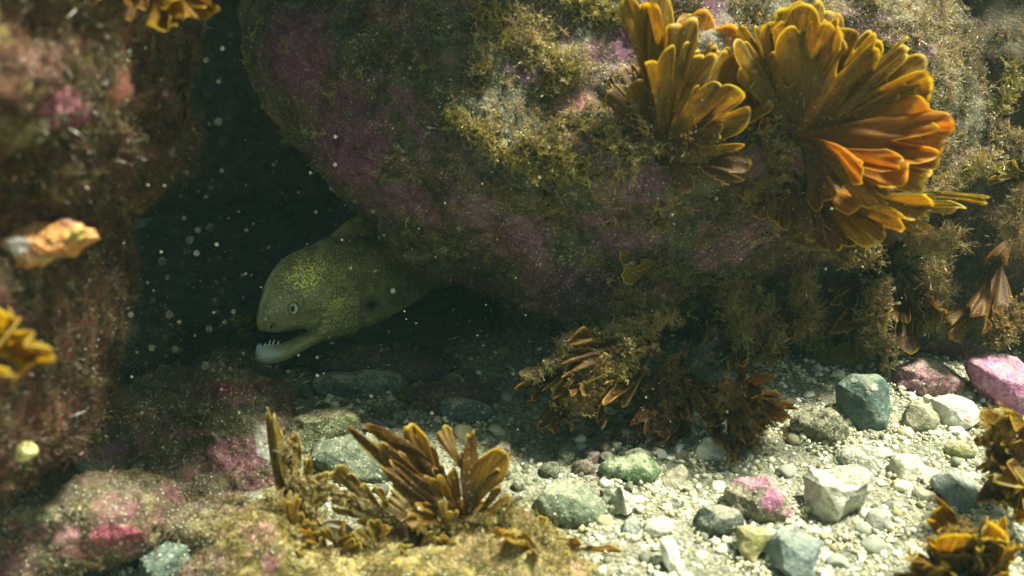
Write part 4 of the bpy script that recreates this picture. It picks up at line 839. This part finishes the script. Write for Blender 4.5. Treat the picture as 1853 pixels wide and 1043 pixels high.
for k, (lab, pth, dd, sp_) in enumerate((
    ("brown tangle hanging from the boulder's edge right of the purple stringy alga", [(1310, 520), (1330, 570), (1345, 620)], 1.16, 16),
    ("ragged brown alga in the shade above the finely divided amber seaweed", [(1370, 540), (1400, 600), (1390, 650)], 1.18, 16),
    ("olive brown curtain of algae left of the dim ragged alga", [(1440, 500), (1460, 550), (1450, 600)], 1.19, 18),
    ("short golden brown curtain of algae right above the dark teal stone", [(1590, 520), (1580, 580), (1600, 640)], 1.19, 16),
    ("orange brown alga between the yellow-tipped alga and the streaky brown fronds", [(1690, 480), (1700, 540), (1690, 600)], 1.20, 15),
    ("dim brown weed at the right edge above the violet stone", [(1840, 560), (1820, 600), (1790, 615)], 1.18, 14),
    ("tan weed at the right edge under the yellow-edged fronds", [(1850, 350), (1835, 400), (1845, 450)], 1.16, 14),
    ("rusty brown weed hanging below the drooping amber seaweed", [(1480, 430), (1530, 460), (1580, 460)], 1.10, 16),
    ("dull gold weed under the tip of the drooping amber seaweed", [(1640, 420), (1680, 440), (1730, 430)], 1.14, 14),
    ("brown fuzzy clump beneath the small two-lobed frond", [(1120, 540), (1160, 560), (1220, 560)], 1.11, 14))):
    sprig(lab, pth, dd, sp_, 210, (.006, .013), HANG, 40 + k, FEATHER if k % 2 else SHAGGY)
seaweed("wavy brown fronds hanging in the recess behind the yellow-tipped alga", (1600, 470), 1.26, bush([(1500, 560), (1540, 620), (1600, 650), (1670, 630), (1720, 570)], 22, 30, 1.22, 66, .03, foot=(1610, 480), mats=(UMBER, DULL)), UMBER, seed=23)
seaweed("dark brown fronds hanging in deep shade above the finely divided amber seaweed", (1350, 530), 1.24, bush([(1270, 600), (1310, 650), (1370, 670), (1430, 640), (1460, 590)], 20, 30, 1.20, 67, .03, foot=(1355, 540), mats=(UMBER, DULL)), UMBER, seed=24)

# orange sponge on the left boulder
V, F = rock_geo([(70 + (x - 70) * .8, 440 + (y - 440) * .62) for x, y in [(-40, 440), (20, 424), (60, 416), (100, 398), (125, 378), (140, 400), (162, 424), (140, 440), (120, 470), (70, 478), (-20, 470)]], SD(BL, 70, 440, .66) - .008, .015, .03, 6, .8, .016, 45, seed=90, ridge=.008)
o = rock("sponge", "blurred orange and white sponge on the left boulder", "sponge", (V, F),
     rock_mat("orange_sponge", (.46, .20, .06), (.66, .32, .10), (.80, .62, .45), .56, spk=.6, scale=30), patches=[(30, 445, 30, 24, (.8, .74, .7), 1), (140, 425, 26, 18, (.5, .42, .08), .9), (100, 470, 40, 10, (.5, .42, .1), .8), (125, 395, 22, 18, (.5, .25, .15), .9)])
sprig("fringe of fine red-brown filaments on the left boulder's right edge", [(345, 90), (332, 160), (330, 230), (290, 300), (235, 345), (200, 375)], .72, 7, 150, (.004, .009), TURF_BROWN, 26, SHAGGY, on=BL)

# ------------------------------------------------------------------ moray eel
EO = 0.045                                                         # how far the eel sits back in its hole
def PE(px, py, d): return P(px, py, d + EO)
def loft(rings, n=28):
    """rings of (px, py, depth, half height px, half width px) joined into a closed tube"""
    c = np.array([PE(a, b_, d) for a, b_, d, _, _ in rings]); t = np.gradient(c, axis=0); t /= np.linalg.norm(t, axis=1)[:, None]
    V = []
    th = np.linspace(0, 2 * math.pi, n, endpoint=False)
    for k, (a, b_, d, h, wd) in enumerate(rings):
        up = UP; sd = np.cross(RT * .92 + FW * .38, UP); sd /= np.linalg.norm(sd); s = K * d
        V.append(c[k] + np.outer(np.sin(th) * h * s, up) + np.outer(np.cos(th) * wd * s, sd))
    V = np.concatenate(V); F = []
    for k in range(len(rings) - 1):
        for j in range(n): F.append((k * n + j, k * n + (j + 1) % n, (k + 1) * n + (j + 1) % n, (k + 1) * n + j))
    m = len(V); V = np.concatenate([V, c[:1], c[-1:]])
    tri = [(m, (j + 1) % n, j) for j in range(n)] + [(m + 1, (len(rings) - 1) * n + j, (len(rings) - 1) * n + (j + 1) % n) for j in range(n)]
    return V, F + tri
def smooth_rings(rings, k=4):
    R_ = np.array(rings, float); t = np.linspace(0, len(R_) - 1, (len(R_) - 1) * k + 1)
    out = []
    for s in t:
        i = int(min(max(math.floor(s), 0), len(R_) - 2)); f = s - i
        p0, p1, p2, p3 = R_[max(i - 1, 0)], R_[i], R_[i + 1], R_[min(i + 2, len(R_) - 1)]
        out.append(.5 * ((2 * p1) + (-p0 + p2) * f + (2 * p0 - 5 * p1 + 4 * p2 - p3) * f * f + (-p0 + 3 * p1 - 3 * p2 + p3) * f ** 3))
    return out
upper = smooth_rings([(465, 580, 1.156, 8, 7), (468, 578, 1.157, 20, 17), (473, 570, 1.160, 32, 24), (481, 558, 1.165, 46, 30), (491, 548, 1.170, 57, 35), (510, 536, 1.178, 69, 41), (540, 526, 1.193, 76, 48), (565, 521, 1.206, 81, 52), (590, 517, 1.22, 88, 56), (630, 515, 1.25, 90, 60), (680, 514, 1.29, 88, 62), (740, 512, 1.36, 84, 60), (820, 500, 1.47, 80, 56), (920, 480, 1.60, 76, 52), (1050, 470, 1.72, 60, 46)])
jaw = smooth_rings([(462, 643, 1.150, 7, 7), (467, 642, 1.152, 16, 15), (480, 642, 1.158, 19, 22), (505, 640, 1.166, 18, 28), (532, 628, 1.178, 18, 34), (560, 611, 1.192, 19, 40), (590, 585, 1.212, 34, 48), (640, 560, 1.25, 50, 55)])
fin = smooth_rings([(575, 440, 1.212, 4, 3), (600, 432, 1.228, 9, 5), (626, 420, 1.245, 20, 6), (665, 410, 1.28, 30, 6), (720, 410, 1.34, 36, 5), (800, 410, 1.45, 34, 5), (900, 400, 1.58, 30, 5)])
bm_parts = [loft(upper), loft(jaw), loft(fin)]
allV, allF, o_ = [], [], 0
for v_, f_ in bm_parts:
    allV.append(v_); allF += [tuple(i + o_ for i in f) for f in f_]; o_ += len(v_)
tmp = D.meshes.new("tmp"); tmp.from_pydata(np.concatenate(allV).tolist(), [], allF); to = D.objects.new("tmp", tmp); COL.objects.link(to)
rm = to.modifiers.new("r", 'REMESH'); rm.mode = 'VOXEL'; rm.voxel_size = .0014
sm = to.modifiers.new("s", 'SMOOTH'); sm.iterations = 7; sm.factor = .5
dg = bpy.context.evaluated_depsgraph_get(); dg.update()
ev = to.evaluated_get(dg).to_mesh()
EV = np.array([v_.co[:] for v_ in ev.vertices]); EF = [tuple(p.vertices) for p in ev.polygons]
to.evaluated_get(dg).to_mesh_clear(); D.objects.remove(to); D.meshes.remove(tmp)
EF = np.array([f if len(f) == 4 else (*f, f[-1]) for f in EF])
ex, ey, edp = proj(EV)
# folds in the skin behind the jaw, a brow over the eye, a pit for the gill opening
def gauss(x, y, rx, ry): return np.exp(-((ex - x) / rx) ** 2 - ((ey - y) / ry) ** 2)
front = edp < np.interp(ex, [r_[0] for r_ in upper], [r_[2] + EO for r_ in upper])
nrm_e = -FW
disp = -.006 * gauss(672, 552, 11, 12) * front + .0022 * gauss(533, 560, 17, 17) * front - .0016 * gauss(515, 600, 12, 6) * front
wr = np.sin((ey - 560) * .55 + (ex - 560) * .13) * gauss(605, 590, 55, 28) * .0011 * front
wr += np.sin((ex - 700) * .22 + 2 * fbm(EV * 30, 2)) * gauss(690, 520, 60, 70) * .0007 * front + np.sin((ex - ey) * .35) * gauss(480, 575, 22, 26) * .0005 * front
disp = disp + wr + .0016 * fbm(EV * 45, 4) + .0008 * fbm(EV * 150, 3)
EV = EV + (disp)[:, None] * nrm_e
yellow = np.clip(gauss(548, 505, 34, 30) * .95 + .7 * gauss(612, 545, 24, 18) + .4 * gauss(620, 585, 70, 30) + .35 * gauss(575, 480, 60, 45) + .16 * (ex < 760), 0, 1)
pale = np.clip(gauss(470, 640, 34, 26) * 1.1, 0, 1) * (ey > 606)
snout = np.clip(gauss(505, 570, 30, 30), 0, 1); gill = gauss(672, 552, 13, 13) * front; greenj = np.clip((ey - 605) / 20, 0, 1) * (ex < 580) * (ex > 470)
b = NB("eel_skin"); v = b.coords()
def A(nm): return b.n("ShaderNodeAttribute", attribute_name=nm).outputs["Fac"]
n1 = b.noise(v, 60, 5, .6); n2 = b.noise(v, 330, 3, .6); vo = b.n("ShaderNodeTexVoronoi"); vo.inputs["Scale"].default_value = 430; b.l(v, vo.inputs["Vector"])
nb = b.noise(v, 420, 4, .7)
col = b.mix(b.ramp(n1, .40, .60), (.15, .142, .064), (.265, .245, .11))
col = b.mix(b.math('MULTIPLY', A("snout"), .55), col, (.27, .215, .13))
col = b.mix(b.math('MULTIPLY', A("greenj"), .8), col, (.28, .26, .09))
col = b.mix(b.math('MULTIPLY', A("yellow"), b.ramp(b.math('ADD', nb, b.math('MULTIPLY', A("yellow"), .12)),   .61, .68)), col, (.95, .88, .12))
fleck = b.math('MULTIPLY', b.ramp(b.math('SUBTRACT', 1.0, vo.outputs["Distance"]), .74, .84), b.ramp(b.math('ADD', n2, b.math('MULTIPLY', A("yellow"), .16)), .47, .55))
col = b.mix(fleck, col, (.95, .90, .52))
col = b.mix(A("pale"), col, (.52, .57, .54)); col = b.mix(A("gill"), col, (.008, .010, .008))
b.l(col, b.b.inputs["Base Color"]); b.b.inputs["Roughness"].default_value = .33; b.b.inputs["Specular IOR Level"].default_value = .4
b.l(b.bump(b.math('ADD', n2, n1), .25, .002).outputs[0], b.b.inputs["Normal"])
base = PE(560, 625, 1.2)
eel = empty("moray_eel", base, "speckled olive moray eel with its mouth open, peering from the crevice", "eel")
mesh_obj("body", EV, EF, b.m, parent=eel, origin=base, attrs=dict(yellow=yellow, pale=pale, snout=snout, gill=gill, greenj=greenj))
def plain(name, c, rough=.5, spec=.5):
    q = NB(name); vv = q.coords(); nn = q.noise(vv, 500, 2); q.l(q.mix(q.ramp(nn, .3, .7), c, tuple(x * .8 for x in c)), q.b.inputs["Base Color"])
    q.b.inputs["Roughness"].default_value = rough; q.b.inputs["Specular IOR Level"].default_value = spec; return q.m
mouth = smooth_rings([(478, 615, 1.170, 2, 2), (484, 616, 1.172, 15, 9), (500, 615, 1.18, 20, 15), (525, 610, 1.19, 18, 20), (552, 601, 1.20, 14, 25), (575, 595, 1.21, 10, 28)])
mv, mf = loft(mouth); mf = np.array([f if len(f) == 4 else (*f, f[-1]) for f in mf])
mesh_obj("mouth_lining", mv, mf, plain("mouth_skin", (.008, .008, .007), .9, .05), parent=eel, origin=base)
TOOTH = plain("tooth_enamel", (.75, .76, .72), .3)
def tooth(px, py, d, h, lean=0.0, up=1):
    q = PE(px, py, d); s = K * d; tip = q + UP * h * s * up + RT * lean * s
    mid = (q * .45 + tip * .55) + RT * lean * s * .2
    Vt, Ft = tube([q - UP * 3 * s * up, q, mid, tip], 2.1 * s, .3 * s, 6); mesh_obj("tooth", Vt, Ft, TOOTH, parent=eel, origin=base)
for px, py, d, h, ln in ((466, 627, 1.137, 6, 1), (471, 626, 1.133, 5, -1), (487, 623, 1.133, 8, 2), (494, 621, 1.138, 7, 3), (503, 621, 1.142, 4, 2), (480, 624, 1.133, 4, 1), (466, 630, 1.165, 6, 0), (478, 630, 1.17, 5, 1)):
    tooth(px, py, d, h, ln)
EYE = NB("eye_white"); uvn = EYE.n("ShaderNodeAttribute", attribute_name="ring").outputs["Fac"]
EYE.l(EYE.mix(EYE.ramp(uvn, .52, .58), EYE.mix(EYE.ramp(uvn, .40, .46), (.30, .27, .04), (.42, .40, .12)), EYE.mix(EYE.ramp(uvn, .80, .90), (.46, .50, .48), (.12, .14, .11))), EYE.b.inputs["Base Color"]); EYE.b.inputs["Roughness"].default_value = .15
PUP = plain("pupil_black", (.006, .006, .006), .1)
for side in (-1, 1):
    ec = PE(532.5, 559, 1.1555) if side < 0 else PE(520, 559, 1.206)
    look = (-FW * .93 - RT * .28) if side < 0 else (FW * .9 - RT * .3); look /= np.linalg.norm(look)
    n_, f_ = ico(4); s = K * 1.15
    xx = np.cross(look, UP); xx /= np.linalg.norm(xx); yy = np.cross(xx, look)
    ev_ = ec + n_[:, :1] * xx * 10.5 * s + n_[:, 1:2] * yy * 12.5 * s + n_[:, 2:] * look * 7.5 * s
    ring = np.hypot(n_[:, 0], n_[:, 1]); ring = np.where(n_[:, 2] < 0, 1.0, ring)
    eo = mesh_obj("eye", ev_, f_, EYE.m, parent=eel, origin=base, attrs=dict(ring=ring))
    pv = ec + look * 7.3 * s + n_[:, :1] * xx * 4.2 * s + n_[:, 1:2] * yy * 5.4 * s + n_[:, 2:] * look * 1.2 * s
    mesh_obj("pupil", pv, f_, PUP, parent=eel, origin=base).parent = eo
nv, nf = tube([PE(496, 588, 1.128), PE(493, 590, 1.120), PE(490, 592, 1.114)], .0026, .0020, 10)
mesh_obj("nostril", nv, nf, plain("nostril_skin", (.20, .18, .11), .5), parent=eel, origin=base)

# ------------------------------------------------------------------ specks adrift in the water
rng = np.random.RandomState(5); N = 1700
px = np.concatenate([rng.uniform(-40, 1890, N), rng.normal(620, 260, 900)]); py = np.concatenate([rng.uniform(-40, 1080, N), rng.normal(430, 230, 900)])
d = .66 + .6 * np.sqrt(rng.rand(len(px))); d = np.where(px < 420, np.minimum(d, .58 + .4 * rng.rand(len(px))), d)
p = P(px, py, d); m = p[:, 2] > .03; p = p[m]
size = np.clip(rng.lognormal(0, .75, len(p)) * .00019, .00009, .00075)
V, F, C = scatter([ico(1)], p, np.tile([0, 0, 1.0], (len(p), 1)), size, np.tile([.62, .66, .56], (len(p), 1)) * rng.uniform(.25, 1.1, (len(p), 1)), rng, 1, 0, .2)
o = mesh_obj("suspended_specks", V, F, GRAIN, origin=np.zeros(3), col=C); tag(o, "pale specks of sediment drifting in the water", "sediment", kind="stuff")

# ------------------------------------------------------------------ murk: the water itself
bm = bmesh.new(); bmesh.ops.create_cube(bm, size=1); me = D.meshes.new("haze"); bm.to_mesh(me); bm.free()
o = D.objects.new("haze", me); COL.objects.link(o); o.scale = (15, 13, 3.6); o.location = (0, 3, .75)
tag(o, "faint green murk of the sea water", "water", kind="stuff")
hm = D.materials.new("sea_water"); hm.use_nodes = True; t = hm.node_tree; t.nodes.clear()
out = t.nodes.new("ShaderNodeOutputMaterial"); pv = t.nodes.new("ShaderNodeVolumePrincipled")
pv.inputs["Color"].default_value = (.38, .75, .74, 1); pv.inputs["Density"].default_value = .014; pv.inputs["Anisotropy"].default_value = .3
t.links.new(pv.outputs[0], out.inputs["Volume"]); me.materials.append(hm)
